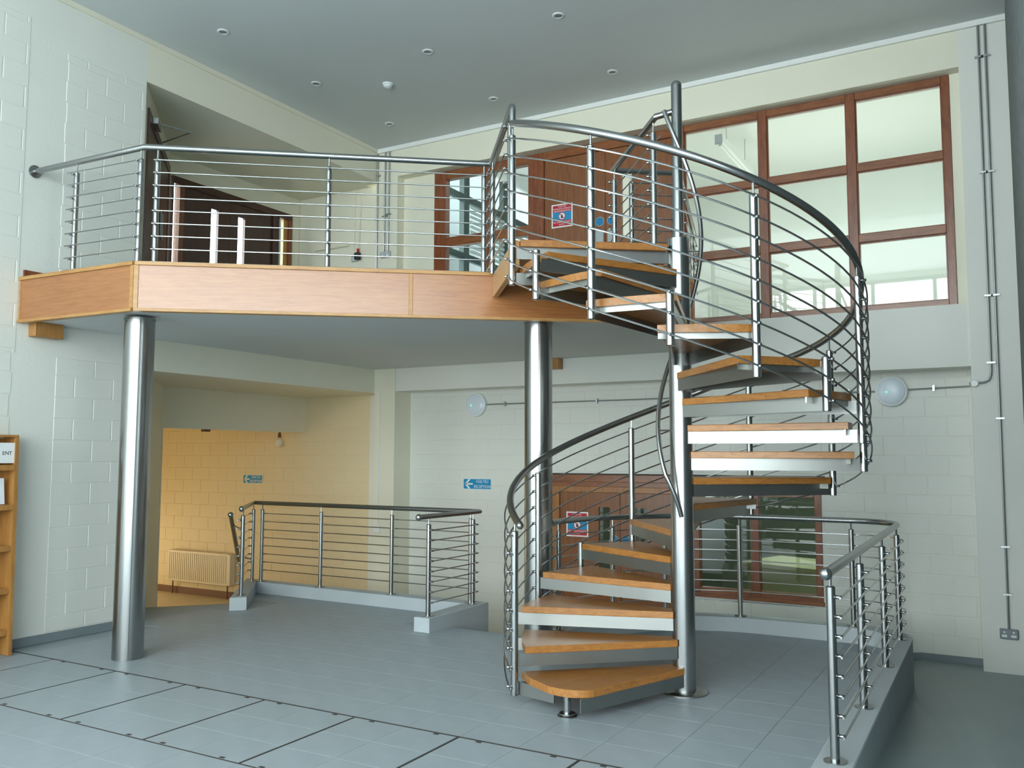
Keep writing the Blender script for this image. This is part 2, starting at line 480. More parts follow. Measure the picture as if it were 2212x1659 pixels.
S_('wall_back', bm, 'wall_paint', label='wide pier at the right end of the back wall')
bm = B(); box(bm, X2-.2, XL, YU, YW+.1, ZS, 5.4)
S_('wall_back', bm, 'wall_cream', label='back wall of the upper recess')
# right wall (rough blockwork seen at a grazing angle) and the hall behind the camera
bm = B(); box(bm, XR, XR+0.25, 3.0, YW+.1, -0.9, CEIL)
wall_right = S_('wall_right', bm, 'shaded_wall', label='rough wall at the right edge, its shade painted into the colour')
bm = B(); box(bm, XR, 8.2, 2.75, 3.0, -0.3, HIGH)
box(bm, 8.0, 8.2, FRONT_Y-.2, -0.4, -0.3, HIGH); box(bm, 8.0, 8.2, 2.2, 2.75, -0.3, HIGH); box(bm, 8.0, 8.2, -0.4, 2.2, -0.3, 0.5); box(bm, 8.0, 8.2, -0.4, 2.2, 5.5, HIGH)
S_('wall_right', bm, 'shaded_wall', label='side wall of the hall behind the viewpoint')
bm = B()
FZ0, FZ1 = 0.35, 6.45
box(bm, -7.5, -6.2, FRONT_Y-.2, FRONT_Y, -0.3, HIGH); box(bm, 7.7, 8.2, FRONT_Y-.2, FRONT_Y, -0.3, HIGH)
box(bm, -6.2, 7.7, FRONT_Y-.2, FRONT_Y, -0.3, FZ0); box(bm, -6.2, 7.7, FRONT_Y-.2, FRONT_Y, FZ1, HIGH)
S_('wall_front', bm, 'wall_paint', label='glazed entrance wall behind the viewpoint')
# glazing behind the camera
win_front = empty('window_3', (-1.6, FRONT_Y, FZ0), kind='structure', label='tall entrance glazing behind the viewpoint')
bm = B()
for i in range(10):
    x = -6.2 + i*(13.9/9); box(bm, x-0.05, x+0.05, FRONT_Y-.14, FRONT_Y-.04, FZ0, FZ1)
for z in (FZ0+.05, 2.7, 4.6, FZ1-.05): box(bm, -6.2, 7.7, FRONT_Y-.13, FRONT_Y-.05, z-.05, z+.05)
obj('frame', bm, 'frame_green', win_front)
for i in range(9):
    x0 = -6.2 + i*(13.9/9) + .05
    bm = B(); box(bm, x0, x0+13.9/9-.1, FRONT_Y-.095, FRONT_Y-.085, FZ0+.1, FZ1-.1); obj('pane', bm, 'pane_clear', win_front)
win_side = empty('window_6', (8.0, -0.4, 0.5), kind='structure', label='tall side glazing behind the viewpoint')
bm = B()
for i in range(3):
    y = -0.4 + i*1.3; box(bm, 8.05, 8.15, y-.05, y+.05, 0.5, 5.5)
for z in (.55, 2.7, 5.45): box(bm, 8.06, 8.14, -0.4, 2.2, z-.05, z+.05)
obj('frame', bm, 'frame_green', win_side)
for i in range(2):
    bm = B(); box(bm, 8.095, 8.105, -0.35+1.3*i, 0.85+1.3*i, 0.6, 5.4); obj('pane', bm, 'pane_clear', win_side)
added_win_left = empty('added_window', (XL, -3.2, 0.35), kind='structure', label='added left hand glazing behind the viewpoint, lighting the right side')  # added unseen opening, brightens the right pier, back wall and ramp
bm = B()
for i in range(5):
    y = -6.0 + i*1.4; box(bm, XL-.15, XL-.05, y-.05, y+.05, 0.35, 5.5)
for z in (.40, 2.7, 5.45): box(bm, XL-.14, XL-.06, -6.0, -0.4, z-.05, z+.05)
obj('frame', bm, 'frame_green', added_win_left)
for i in range(4):
    bm = B(); box(bm, XL-.105, XL-.095, -5.95+1.4*i, -4.65+1.4*i, 0.45, 5.4); obj('pane', bm, 'pane_clear', added_win_left)
# trims: white ceiling edge strips and skirtings
bm = B(); box(bm, XL, XR, YB-0.03, YB, CEIL-0.055, CEIL); S_('trim_1', bm, 'white_paint', label='white strip along the top of the back wall')
bm = B(); box(bm, XL, XL+0.02, 2.6, YB, CEIL-0.05, CEIL); S_('trim_2', bm, 'wall_cream', label='thin strip along the top of the left wall')
bm = B(); box(bm, XL, XL+0.015, 3.0, 5.43, 0, 0.075); S_('baseboard_left', bm, 'skirting_grey', label='grey skirting along the left wall')
bm = B(); box(bm, XL, XL+0.02, 4.29, 5.43, ZL, ZL+0.085); S_('baseboard_left', bm, 'mahogany', label='dark wooden skirting on the landing')
bm = B()
vv = [(-1.6, -0.47), (-0.82, -0.345), (-0.28, -0.345)]
for (xa, za), (xb, zb) in zip(vv, vv[1:]):
    q = [bm.verts.new(p) for p in ((xa, YW-.015, za-.02), (xb, YW-.015, zb-.02), (xb, YW-.015, zb+.07), (xa, YW-.015, za+.07), (xa, YW, za-.02), (xb, YW, zb-.02), (xb, YW, zb+.07), (xa, YW, za+.07))]
    for f in ((0, 1, 2, 3), (4, 7, 6, 5), (3, 2, 6, 7), (0, 4, 5, 1), (0, 3, 7, 4), (1, 5, 6, 2)): bm.faces.new([q[i] for i in f])
S_('baseboard_back', bm, 'skirting_grey', label='grey skirting where the ramp meets the back wall')

# ---- block courses (shared meshes), painted blocks slightly proud of their joints
BM = {}
CH, BL = 0.19, 0.385
def block_mesh(w, h, mat):
    k = (round(w, 3), round(h, 3), mat)
    if k not in BM:
        bm = B(); j = 0.0035
        x0, x1, z0, z1, d = j, w-j, j, h-j, 0.0035
        f = [bm.verts.new(p) for p in ((x0, 0, z0), (x1, 0, z0), (x1, 0, z1), (x0, 0, z1))]
        c = 0.004
        g = [bm.verts.new(p) for p in ((x0+c, -d, z0+c), (x1-c, -d, z0+c), (x1-c, -d, z1-c), (x0+c, -d, z1-c))]
        bm.faces.new(g)
        for i in range(4): bm.faces.new((f[i], f[(i+1) % 4], g[(i+1) % 4], g[i]))
        bm.faces.new(list(reversed(f)))
        bmesh.ops.recalc_face_normals(bm, faces=bm.faces)
        me = bpy.data.meshes.new('block'); bm.to_mesh(me); bm.free(); me.materials.append(MATS[mat]); BM[k] = me
    return BM[k]
def blocks(parent, org, ux, rot, u0, u1, z0, z1, mat, zph=0.02, uph=0.0, holes=()):
    """courses on a vertical face: org + u*ux, face normal = local -y after rot about z."""
    n = 0
    k = math.floor((z0 - zph)/CH)
    while zph + k*CH < z1 - 0.02:
        za, zb = max(z0, zph+k*CH), min(z1, zph+(k+1)*CH)
        if zb - za > 0.03:
            ph = uph + (BL/2 if k % 2 else 0)
            i = math.floor((u0-ph)/BL)
            while ph + i*BL < u1 - 0.02:
                ua, ub = max(u0, ph+i*BL), min(u1, ph+(i+1)*BL)
                ok = ub-ua > 0.03 and not any(h[0] < (ua+ub)/2 < h[1] and h[2] < (za+zb)/2 < h[3] for h in holes)
                if ok:
                    o = bpy.data.objects.new('block', block_mesh(ub-ua, zb-za, mat)); COL.objects.link(o); o.parent = parent
                    o.location = Vector(org) + Vector(ux)*ua + Vector((0, 0, za)); o.rotation_euler = (0, 0, rot); n += 1
                i += 1
        k += 1
    return n
# left wall faces +X: running direction +Y, local -y must map to +X -> rotation +90deg
for (a, b, c, d) in ((4.62, 5.42, 0.08, 2.46), (3.3, 4.24, 0.08, 2.46), (4.60, 5.42, 3.18, 5.22), (3.3, 4.26, 2.46, 5.4)):
    blocks(wall_left, (XL, 0, 0), (0, 1, 0), PI/2, a, b, c, d, 'wall_paint', 0.02, 4.61)
nb = blocks(wall_back, (0, YW, 0), (1, 0, 0), 0, -6.9, LX0-.02, -0.5, 2.43, 'wall_paint', 0.09, -0.32)
nb += blocks(wall_back, (0, YW, 0), (1, 0, 0), 0, LX1+.02, -0.29, -0.30, 2.43, 'wall_paint', 0.09, -0.32)
nb += blocks(wall_back, (0, YW, 0), (1, 0, 0), 0, LX0-.02, LX1+.02, 1.42, 2.43, 'wall_paint', 0.09, -0.32)
nb += blocks(wall_back, (0, YW, 0), (1, 0, 0), 0, -3.05, LX1+.02, -0.45, 0.07, 'wall_paint', 0.09, -0.32)
blocks(wall_corr, (0, YW, 0), (1, 0, 0), 0, -12.2, -7.6, -0.6, 2.0, 'wall_yellow', 0.09, -0.32)
# corridor shell on the far left (real walls so that its warm lamp stays inside)
bm = B()
box(bm, -13, X2-.2, 5.2, 9.6, 2.35, 2.5)
S_('ceiling', bm, 'wall_yellow', label='corridor ceiling on the left')
bm = B(); box(bm, -13.2, -13, 5.2, 9.6, -0.9, 2.5); box(bm, -13, X2-.2, 5.1, 5.2, -0.9, 2.5)
S_('wall_left', bm, 'wall_yellow', label='far walls of the corridor')
bm = B(); box(bm, X2-.2, XL-.25, 5.0, 5.43, -.9, CEIL)
S_('wall_left', bm, 'wall_cream', label='masonry behind the left wall')

# ================================================================== LANDING
UX = Vector((0.789, 0.614, 0)).normalized(); VX = Vector((-UX.y, UX.x, 0))
E0 = Vector((-5.87, 4.36, 0)); EL = 4.52
EW = Vector((XL, 4.29, 0)); E1 = E0 + UX*EL
FRONT = 0.0
landing = empty('landing', (-5.0, 6.5, ZS), 'upper landing with oak veneered edge carried on two steel columns', 'landing')
bm = B()
prism(bm, [(XL+.004, EW.y+.03), (E0.x+0.01, E0.y+.03), (E1.x-.03, E1.y+.0), (-2.87, YB+.012), (-6.9, YB+.01), (-6.92, YB-.004), (XL+.004, YB-.004), (XL+.004, 5.43)], ZS, ZL-.02)
obj('slab', bm, 'ceiling_paint', landing)
bm = B()
prism(bm, [(XL+.004, EW.y+.05), (E0.x+0.01, E0.y+.05), (E1.x-.05, E1.y+.0), (-2.9, YB+.012), (-6.9, YB+.01), (-6.92, YB-.004), (XL+.004, YB-.004), (XL+.004, 5.43)], ZL-.02, ZL)
obj('floor_covering', bm, 'vinyl', landing)
bm = B()
prism(bm, [(XL, 5.43), (XL, YB), (XL, YU), (X2, YU), (X2, 6.96)], ZS, ZL)
S_('floor', bm, 'vinyl', label='upper recess floor level with the landing')

def fascia(a, b, name, u0, u1, mat='oak_veneer', thick=0.022, z0=ZS+.004, z1=ZL-.012, proud=0.0):
    d = (b-a).normalized(); n = Vector((d.y, -d.x, 0))
    # local mesh: x along the edge, origin at a
    bm = B(); box(bm, u0, u1, -thick-proud, 0.03, z0, z1, 0.0015)
    M = frame((a.x, a.y, 0), d, -n)
    me_o = bpy.data.objects
    bmesh.ops.recalc_face_normals(bm, faces=bm.faces)
    me = bpy.data.meshes.new(name); bm.to_mesh(me); bm.free(); me.materials.append(MATS[mat])
    o = bpy.data.objects.new(name, me); COL.objects.link(o); o.parent = landing
    o.matrix_basis = Matrix.Translation(-ORG[landing.name]) @ M; ORG[o.name] = ORG[landing.name]
    return o
L1 = (E0-EW).length
fascia(EW, E0, 'fascia_board', 0.018, L1-.03)
fascia(EW, E0, 'edge_strip', 0.0, 0.018, 'oak_edge', proud=0.004)
fascia(EW, E0, 'edge_strip', L1-.03, L1+.006, 'oak_edge', proud=0.005)
fascia(E0, E1, 'edge_strip', -.006, 0.03, 'oak_edge', proud=0.005)
fascia(E0, E1, 'fascia_board', 0.03, 2.12)
fascia(E0, E1, 'edge_strip', 2.12, 2.15, 'oak_edge', proud=0.003)
fascia(E0, E1, 'fascia_board', 2.15, EL)
for a, b, l in ((EW, E0, L1), (E0, E1, EL)):
    fascia(a, b, 'top_strip', 0.0, l, 'oak_edge', 0.03, ZL-.012, ZL+.018, 0.006)
    fascia(a, b, 'bottom_strip', 0.0, l, 'oak_edge', 0.03, ZS-.02, ZS+.004, 0.006)
fascia(E1, Vector((-2.87, YU, 0)), 'fascia_board', 0, 1.95)
# soffit skin: grey plaster under the landing is the slab itself

def column(name, x, y, z1, label):
    t = empty(name, (x, y, 0), label, 'column', 'steel columns under the landing')
    bm = B(); lathe(bm, (x, y, 0), [(0.118, -0.004), (0.118, z1-.02), (0.122, z1-.02), (0.122, z1-.001)], 40)
    obj('shaft', bm, 'steel_column', t, True)
    d = Vector((x, y, 0)).normalized()
    a = math.atan2(-y, -x) + 0.03
    bm = B(); c = Vector((x, y, 0)) + Vector((math.cos(a), math.sin(a), 0))*0.118
    M = frame((c.x, c.y, 0), (-math.sin(a), math.cos(a), 0), (math.cos(a), math.sin(a), 0))
    box(bm, -0.0018, 0.0018, -0.004, 0.0008, 0.0, z1-.02, 0, M)
    obj('seam', bm, 'dark_joint', t)
column('steel_column', -6.14, 4.62, ZS-.02, 'large brushed steel column standing alone at the left, under the corner of the landing')
column('steel_column', -3.45, 6.50, ZS, 'brushed steel column behind the lower handrail of the spiral stair')
def bracket(x0, x1, y0, y1, z0, z1, label):
    bm = B(); box(bm, x0, x1, y0, y1, z0, z1, 0.004)
    obj('wooden_bracket', bm, 'oak_shelf', None, label=label, cat='bracket', group='wooden blocks under the landing', org=((x0+x1)/2, (y0+y1)/2, z0))
bracket(XL+.001, XL+0.10, 4.36, 4.62, ZS-.125, ZS-.001, 'oak block fixed to the left wall under the landing edge')
bracket(-4.62, -4.49, YB-.10, YB+.019, ZS-.125, ZS-.001, 'small dark wooden block on the back wall beside the second column')

# ================================================================== SPIRAL STAIR
C = Vector((-1.985, 5.86, 0)); RISE = 0.1816; RT, RP, RR = 1.125, 1.19, 1.228
LE = {1: 221, 2: 193, 3: 169, 4: 145, 5: 121.5, 6: 99, 7: 76, 8: 52, 9: 14, 10: -13, 11: -32, 12: -56, 13: -80, 14: -103.5, 15: -126.5, 16: -149.5, 17: -172.5, 18: -196}
LE = {k: R_(a + 29.7) for k, a in LE.items()}
def dirv(a): return Vector((math.cos(a), math.sin(a), 0))
stair = empty('spiral_staircase', (C.x, C.y, 0), 'spiral stair with oak treads, steel rods and a central steel pole', 'staircase')
bm = B(); lathe(bm, C, [(0.078, 0.012), (0.078, 3.135), (0.07, 3.138), (0.03, 3.138)], 32); obj('centre_pole', bm, 'steel', stair, True)
bm = B(); lathe(bm, C, [(0.038, 3.13), (0.038, 4.26), (0.036, 4.275), (0.030, 4.287), (0.018, 4.296), (0.004, 4.299)], 24); obj('newel_top', bm, 'steel', stair, True)
bm = B(); lathe(bm, C, [(0.155, -0.003), (0.155, 0.010), (0.150, 0.013), (0.076, 0.014)], 40); obj('base_flange', bm, 'steel_plate', stair, True)

TT = 0.046
def tread(k, first=False):
    a0, a1 = LE[k], LE[k+1] - R_(4.0)
    z = k*RISE
    am = (a0+a1)/2
    d0, d1 = dirv(a0), dirv(a1)
    p_in0 = C + d0*0.07 + Vector((-d0.y, d0.x, 0))*0.055
    p_in1 = C + d1*0.07 - Vector((-d1.y, d1.x, 0))*0.045
    r0, r1 = (RT, RT)
    o0 = C + d0*r0 + Vector((-d0.y, d0.x, 0))*0.035
    o1 = C + d1*r1
    poly = [p_in0, o0]
    for j in range(1, 6):
        t = j/6; a = a0 + (a1-a0)*t
        chord = o0.lerp(o1, t); arc = C + dirv(a)*RT
        poly.append(chord.lerp(arc, 0.55))
    poly += [o1, p_in1]
    if first:
        # bull-nosed starting tread: sweep the front outer corner round
        f = C + d0*0.93 + Vector((-d0.y, d0.x, 0))*0.035
        q = C + dirv(a0 - R_(11))*1.10
        mid = C + d0*1.06 + Vector((-d0.y, d0.x, 0))*0.0
        arc = []
        for j in range(9):
            t = j/8; arc.append(f*(1-t)**2 + mid*2*t*(1-t) + q*t*t)
        poly = [p_in0] + arc + [C + dirv(a0+(a1-a0)*t)*RT*0.995 for t in (.7, .85)] + [o1, p_in1]
    # local frame along the tread so that the grain follows it
    dm = dirv(am); M = frame((C.x, C.y, z), dm, (-dm.y, dm.x, 0)); Mi = M.inverted()
    pl = [(Mi @ Vector((p.x, p.y, z))) for p in poly]
    bm = B(); prism(bm, [(p.x, p.y) for p in pl], -TT, 0, 0.004)
    bmesh.ops.recalc_face_normals(bm, faces=bm.faces)
    me = bpy.data.meshes.new('tread'); bm.to_mesh(me); bm.free(); me.materials.append(MATS['oak_tread'])
    o = bpy.data.objects.new('tread', me); COL.objects.link(o); o.parent = stair
    o.matrix_basis = Matrix.Translation(-ORG[stair.name]) @ M
    # steel frame: two radial plates, outer flat and hub, sub-part of the tread (local coordinates)
    bm = B(); zt, zb = -TT, -0.128
    def plate(p, q, h0, h1, th=0.010):
        p, q = Vector((p[0], p[1], 0)), Vector((q[0], q[1], 0)); d = (q-p).normalized(); n = Vector((-d.y, d.x, 0))
        Mx = frame((p.x, p.y, 0), d, n); box(bm, 0, (q-p).length, -th/2, th/2, h0, h1, 0, Mx)
    def loc(p): q = Mi @ Vector((p.x, p.y, z)); return (q.x, q.y)
    n0 = Vector((-d0.y, d0.x, 0)); n1 = Vector((-d1.y, d1.x, 0))
    plate(loc(p_in0 - n0*0.010), loc(C + d0*(RP-.03 if not first else 1.02) + n0*0.012), zb, zt)
    plate(loc(p_in1 + n1*0.010), loc(C + dirv(LE[k+1])*(RP-.028)), zb, zt)
    if not first: plate(loc(C + d0*(RT-.02) + n0*.01), loc(C + d1*(RT-.02)), zt-.035, zt)
    else: plate(loc(C + dirv(a0-R_(14))*1.02), loc(C + dirv(LE[k+1])*(RP-.03)), zb, zt)
    bmesh.ops.recalc_face_normals(bm, faces=bm.faces)
    me = bpy.data.meshes.new('tread_frame'); bm.to_mesh(me); bm.free(); me.materials.append(MATS['steel_plate'])
    fo = bpy.data.objects.new('tread_frame', me); COL.objects.link(fo); fo.parent = o
    return o
for k in range(1, 17): tread(k, k == 1)
# adjustable foot under the first tread
fx, fy = -2.44, 4.975
bm = B(); lathe(bm, (fx, fy, 0), [(0.062, -0.003), (0.062, 0.006), (0.05, 0.012), (0.05, 0.02), (0.024, 0.02), (0.024, RISE-TT)], 24)
obj('support_foot', bm, 'steel', stair, True)

# posts at the outer edge
ZK = [(LE[k], (k-1)*RISE) for k in range(2, 18)]
def z_of(a):
    for (a1, z1), (a2, z2) in zip(ZK, ZK[1:]):
        if a2 <= a <= a1: return z1 + (z2-z1)*(a1-a)/(a1-a2)
    if a > ZK[0][0]: return ZK[0][1] - (a-ZK[0][0])*0.42
    return ZK[-1][1] + (ZK[-1][0]-a)*0.42
def z_s(a, w=R_(16)):
    w = min(w, max(R_(1), min(ZK[0][0]-a, a-ZK[-1][0]))) if ZK[-1][0] < a < ZK[0][0] else R_(0.1)
    return sum(z_of(a + w*(j-6)/6) for j in range(13))/13
RODZ = [0.905 - 0.1222*i for i in range(9)]
HOLD = None
LONG = (2, 4, 6, 8, 9, 11, 13, 15, 17)
def post_at(parent, x, y, zb, zt, rail_z, outv, rods, r=0.0245, name='baluster', flange=False):
    bm = B(); lathe(bm, (x, y, 0), [(r-.004, zb), (r, zb+.003), (r, zt-.006), (r-.006, zt)], 16)
    if flange: lathe(bm, (x, y, 0), [(0.055, zb-.002), (0.055, zb+.008), (r, zb+.010)], 20)
    p = obj(name, bm, 'steel', parent, True)
    if rail_z:
        bm = B(); tube(bm, [(x, y, zt-.004), (x, y, rail_z)], 0.0075, 8); obj('pin', bm, 'steel_bright', p, True)
    if rods:
        global HOLD
        if HOLD is None:
            bm = B(); tube(bm, [(0.0205, 0, 0), (0.052, 0, 0)], 0.0095, 8)
            HOLD = bpy.data.meshes.new('rod_holder'); bmesh.ops.recalc_face_normals(bm, faces=bm.faces); bm.to_mesh(HOLD); bm.free()
            for f in HOLD.polygons: f.use_smooth = True
            HOLD.materials.append(MATS['steel_bright'])
        for z in rods:
            h = bpy.data.objects.new('rod_holder', HOLD); COL.objects.link(h); h.parent = p
            h.location = Vector((x, y, z)) - ORG[p.name]; h.rotation_euler = (0, 0, math.atan2(outv.y, outv.x))
    return p
for k in range(2, 18):
    a = LE[k]; p = C + dirv(a)*RP; zb = (k-1)*RISE - 0.133; zs = z_s(a)
    if k == 17: zs = z_of(a)
    if k in LONG:
        post_at(stair, p.x, p.y, zb, (k-1)*RISE + 0.928, zs + 1.012, dirv(a), [zs+z for z in RODZ])
    elif k != 3 or True:
        post_at(stair, p.x, p.y, zb, (k-1)*RISE + 0.19, None, dirv(a), [zs+z for z in RODZ if z < 0.19])
def helix(a_start, a_end, r, dz, step=R_(3.5)):
    n = int(abs(a_end-a_start)/step)+1
    return [C + dirv(a_start+(a_end-a_start)*i/n)*r + Vector((0, 0, z_s(a_start+(a_end-a_start)*i/n)+dz)) for i in range(n+1)]
for z in RODZ:
    bm = B(); tube(bm, helix(LE[2]+R_(2), LE[17]-R_(1.5), RR, z), 0.006, 6); obj('rod', bm, 'steel_bright', stair, True)
hp = helix(LE[2]+R_(6), LE[17], RP, 1.015)
bm = B(); tube(bm, hp, 0.025, 14); ball(bm, hp[0], 0.025, 12, 8); obj('handrail', bm, 'steel', stair, True)
# inner handrail spiralling round the pole
pts = []
for i in range(61):
    z = 4.03 + (1.19-4.03)*i/60
    a = (3.05 - z)/0.656*PI/2 + R_(29.7)
    r = 0.158 if i < 54 else 0.158 - 0.085*(i-54)/6
    pts.append(C + dirv(a)*r + Vector((0, 0, z)))
bm = B(); tube(bm, pts, 0.016, 10); obj('inner_handrail', bm, 'steel', stair, True)
bm = B()
for z in (3.05, 1.78):
    a = (3.05 - z)/0.656*PI/2 + R_(29.7)
    tube(bm, [C + dirv(a)*0.036 + Vector((0, 0, z-.0)), C + dirv(a)*0.158 + Vector((0, 0, z))], 0.006, 8)
obj('inner_rail_bracket', bm, 'steel_bright', stair, True)
RAILZ = 4.05
# bridge from the last riser to the landing
NL = C + dirv(LE[17])*RP                     # near left corner post
a17 = dirv(LE[17])
s = (NL - E0).dot(UX); FL = E0 + UX*s       # left line meets landing edge
NR = C + Vector((-0.085, -0.06, 0)); s2 = (NR - E0).dot(UX); FR = E0 + UX*s2
IN = 0.055
nl = C + a17*(RT+.0) ; 
bm = B()
prism(bm, [(p.x, p.y) for p in (NL + UX*IN - VX*0.03, C - a17*(-0.10) - VX*0.05, FR - VX*.03, FL + UX*IN - VX*.03)], ZL-.05, ZL, 0.004)
bridge = obj('bridge_deck', bm, 'oak_tread', stair)
for (p, q, sgn) in ((NL + UX*.03, FL + UX*.03, 1), (FR - UX*0.02, NR - UX*0.02, 1)):
    d = (q-p); L_ = d.length; d.normalize(); n = Vector((-d.y, d.x, 0))
    bm = B(); box(bm, 0.0, L_-.03, -0.022, 0.022, ZL-.19, ZL-.0, 0.003, frame((p.x, p.y, 0), d, n))
    obj('side_board', bm, 'oak_edge', stair)
bm = B()
dd = (a17)
box(bm, 0.08, RP-.03, -0.005, 0.005, ZL-.133, ZL-.05, 0, frame((C.x, C.y, 0), a17, Vector((-a17.y, a17.x, 0))))
obj('bridge_frame', bm, 'steel_plate', stair)

# ================================================================== LANDING BALUSTRADE
lb = empty('landing_balustrade', (E0.x, E0.y, ZL), 'steel rod balustrade along the edge of the upper landing', 'balustrade')
def seg_rods(parent, p, q, zlist, off=0.045, r=0.0055, ext=0.02):
    d = (q-p).normalized(); n = Vector((d.y, -d.x, 0))
    for z in zlist:
        bm = B(); a = p + n*off - d*ext; b = q + n*off + d*ext
        tube(bm, [(a.x, a.y, z), (b.x, b.y, z)], r, 6); obj('rod', bm, 'steel_bright', parent, True)
    return n
def posts_on(parent, p, q, ss, zb, zt, railz, zlist, flange=False):
    d = (q-p).normalized(); n = Vector((d.y, -d.x, 0)); L_ = (q-p).length
    for s in ss:
        c = p + d*(s if s >= 0 else L_+s)
        post_at(parent, c.x, c.y, zb, zt, railz, n, zlist, 0.0225, 'post', flange)
POFF = 0.06
RZ = [ZL + 0.845 - 0.1025*i for i in range(9)]
wA = Vector((XL+.005, EW.y + POFF, 0)); wB = E0 + Vector((-.02, POFF, 0)); wC = FL + VX*POFF
# first run, against the wall
posts_on(lb, wA, wB, (0.55, -0.04), ZL-.002, ZL+.87, RAILZ, RZ)
seg_rods(lb, wA + Vector((.55, 0, 0)), wB, RZ)
posts_on(lb, wB, wC, (0.10, 1.44, -0.06), ZL-.002, ZL+.87, RAILZ, RZ)
seg_rods(lb, wB + (wC-wB).normalized()*0.10, wC - (wC-wB).normalized()*0.06, RZ)
# left side of the bridge
nlp = NL - VX*0.0
posts_on(lb, wC, nlp, (0.10, -0.10), ZL-.002, ZL+.87, RAILZ, RZ)
seg_rods(lb, wC + (nlp-wC).normalized()*0.10, nlp - (nlp-wC).normalized()*0.10, RZ)
bm = B()
tube(bm, [wA + Vector((0, 0, RAILZ)), wB + Vector((0, 0, RAILZ)), wC + Vector((0, 0, RAILZ))] + [nlp + Vector((0, 0, RAILZ)) + (wC-nlp).normalized()*0.035*(1-math.sin(PI/2*i/4)) + Vector((0, 0, -0.035*(1-math.cos(PI/2*i/4)))) for i in range(5)] + [nlp + Vector((0, 0, hp[-1].z))], 0.0245, 14)
obj('handrail', bm, 'steel', lb, True)
bm = B(); lathe(bm, (XL+.001, wA.y, RAILZ), [(0.055, 0), (0.055, 0.008), (0.03, 0.012)], 24, (1, 0, 0)); obj('wall_flange', bm, 'steel', lb, True)
# right side of the bridge and the run beyond the pole
rb = empty('landing_balustrade', (FR.x, FR.y, ZL), 'steel rod balustrade on the landing behind the top of the pole', 'balustrade')
frp = FR + VX*POFF - UX*.03; nrp = NR - UX*0.03 + VX*0.06; e1p = E1 + VX*POFF - UX*0.08; bk = Vector((-2.93, YU-.03, 0))
posts_on(rb, frp, nrp, (0.03, -0.07), ZL-.002, ZL+.87, RAILZ, RZ)
seg_rods(rb, frp, nrp - (nrp-frp).normalized()*.07, RZ, -0.045)
posts_on(rb, frp, e1p, (0.16, -0.05), ZL-.002, ZL+.87, RAILZ, RZ)
seg_rods(rb, frp + (e1p-frp).normalized()*.16, e1p, RZ)
posts_on(rb, e1p, bk, (0.07, -0.3), ZL-.002, ZL+.87, RAILZ, RZ)
seg_rods(rb, e1p + (bk-e1p).normalized()*.07, bk - (bk-e1p).normalized()*.3, RZ)
bm = B(); up = Vector((0, 0, RAILZ))
tube(bm, [C + up + Vector((-.03, -.01, .02)), nrp + up, frp + up, e1p + up, bk + up], 0.0235, 12); obj('handrail', bm, 'steel', rb, True)

# ================================================================== LOWER BALUSTRADES AND KERBS
KT, PT, LR = 0.13, 0.968, 1.04
LZ = [0.915 - 0.0945*i for i in range(8)]
def kerb(path, w, z0, name, label):
    a = offset(path, w/2); b = offset(path, -w/2)
    bm = B(); prism(bm, a + list(reversed(b)), z0, KT, 0.0)
    bmesh.ops.bevel(bm, geom=[e for e in bm.edges if all(v.co.z > KT-.001 for v in e.verts)], offset=0.006, segments=1, affect='EDGES')
    return obj(name, bm, 'kerb_paint', None, label=label, cat='kerb', org=(path[0][0], path[0][1], 0))
kerb([(-7.03, 6.585)] + [(-7.90, 7.60), (-4.72, 7.57), (-4.72, 6.62)], 0.17, -0.75, 'kerb', 'grey painted kerb under the left lower balustrade')
kerb(rpath, 0.18, -0.75, 'kerb', 'long grey painted kerb under the right lower balustrade')
def lower_balustrade(name, label, rail_pts, runs, balls, loc):
    t = empty(name, loc, label, 'balustrade', None)
    bm = B(); tube(bm, [(p[0], p[1], LR) for p in rail_pts], 0.0245, 14)
    obj('handrail', bm, 'steel', t, True)
    bm = B()
    for b, d in balls:
        ball(bm, (b[0], b[1], LR), 0.031, 14, 10)
    obj('end_ball', bm, 'steel_bright', t, True)
    for pts, side in runs:
        for (x, y, nx, ny, pin) in pts:
            n = Vector((nx, ny, 0)).normalized()*side
            post_at(t, x, y, KT-.002, PT, LR, n, LZ, 0.0225, 'post', True)
    return t
t = lower_balustrade('lower_balustrade', 'steel rod balustrade in the left part of the hall, around three sides of the stairwell',
    [(-7.06, 6.63), (-7.86, 7.575), (-4.70, 7.565), (-4.72, 6.56)],
    [([(-7.12, 6.71, -.75, -.66, 1), (-7.82, 7.53, -.75, -.66, 1)], 1), ([(-7.72, 7.575, 0, 1, 1), (-6.80, 7.57, 0, 1, 1), (-5.80, 7.57, 0, 1, 1), (-4.80, 7.57, 0, 1, 1)], 1),
     ([(-4.72, 7.49, 1, 0, 1), (-4.72, 6.72, 1, 0, 1)], 1)],
    [((-7.06, 6.63), 0), ((-4.72, 6.56), 0)], (-4.72, 6.72, KT))
def lrod(parent, pts, z):
    bm = B(); tube(bm, [(p[0], p[1], z) for p in pts], 0.0055, 6); obj('rod', bm, 'steel_bright', parent, True)
for z in LZ:
    lrod(t, [(-7.153, 6.67), (-7.86, 7.50)], z)
    lrod(t, [(-7.75, 7.62), (-4.77, 7.615)], z)
    lrod(t, [(-4.672, 7.52), (-4.672, 6.69)], z)
rr = [p for p in rpath]
rt = lower_balustrade('lower_balustrade', 'steel rod balustrade on the right, curving along the back behind the spiral stair',
    [(-3.39, 6.62)] + rr[1:-1] + [(-0.79, 4.43)], [], [((-0.79, 4.43), 0)], (-0.80, 4.52, KT))
def rpost(x, y, nx, ny): post_at(rt, x, y, KT-.002, PT, LR, Vector((nx, ny, 0)).normalized(), LZ, 0.0225, 'post', True)
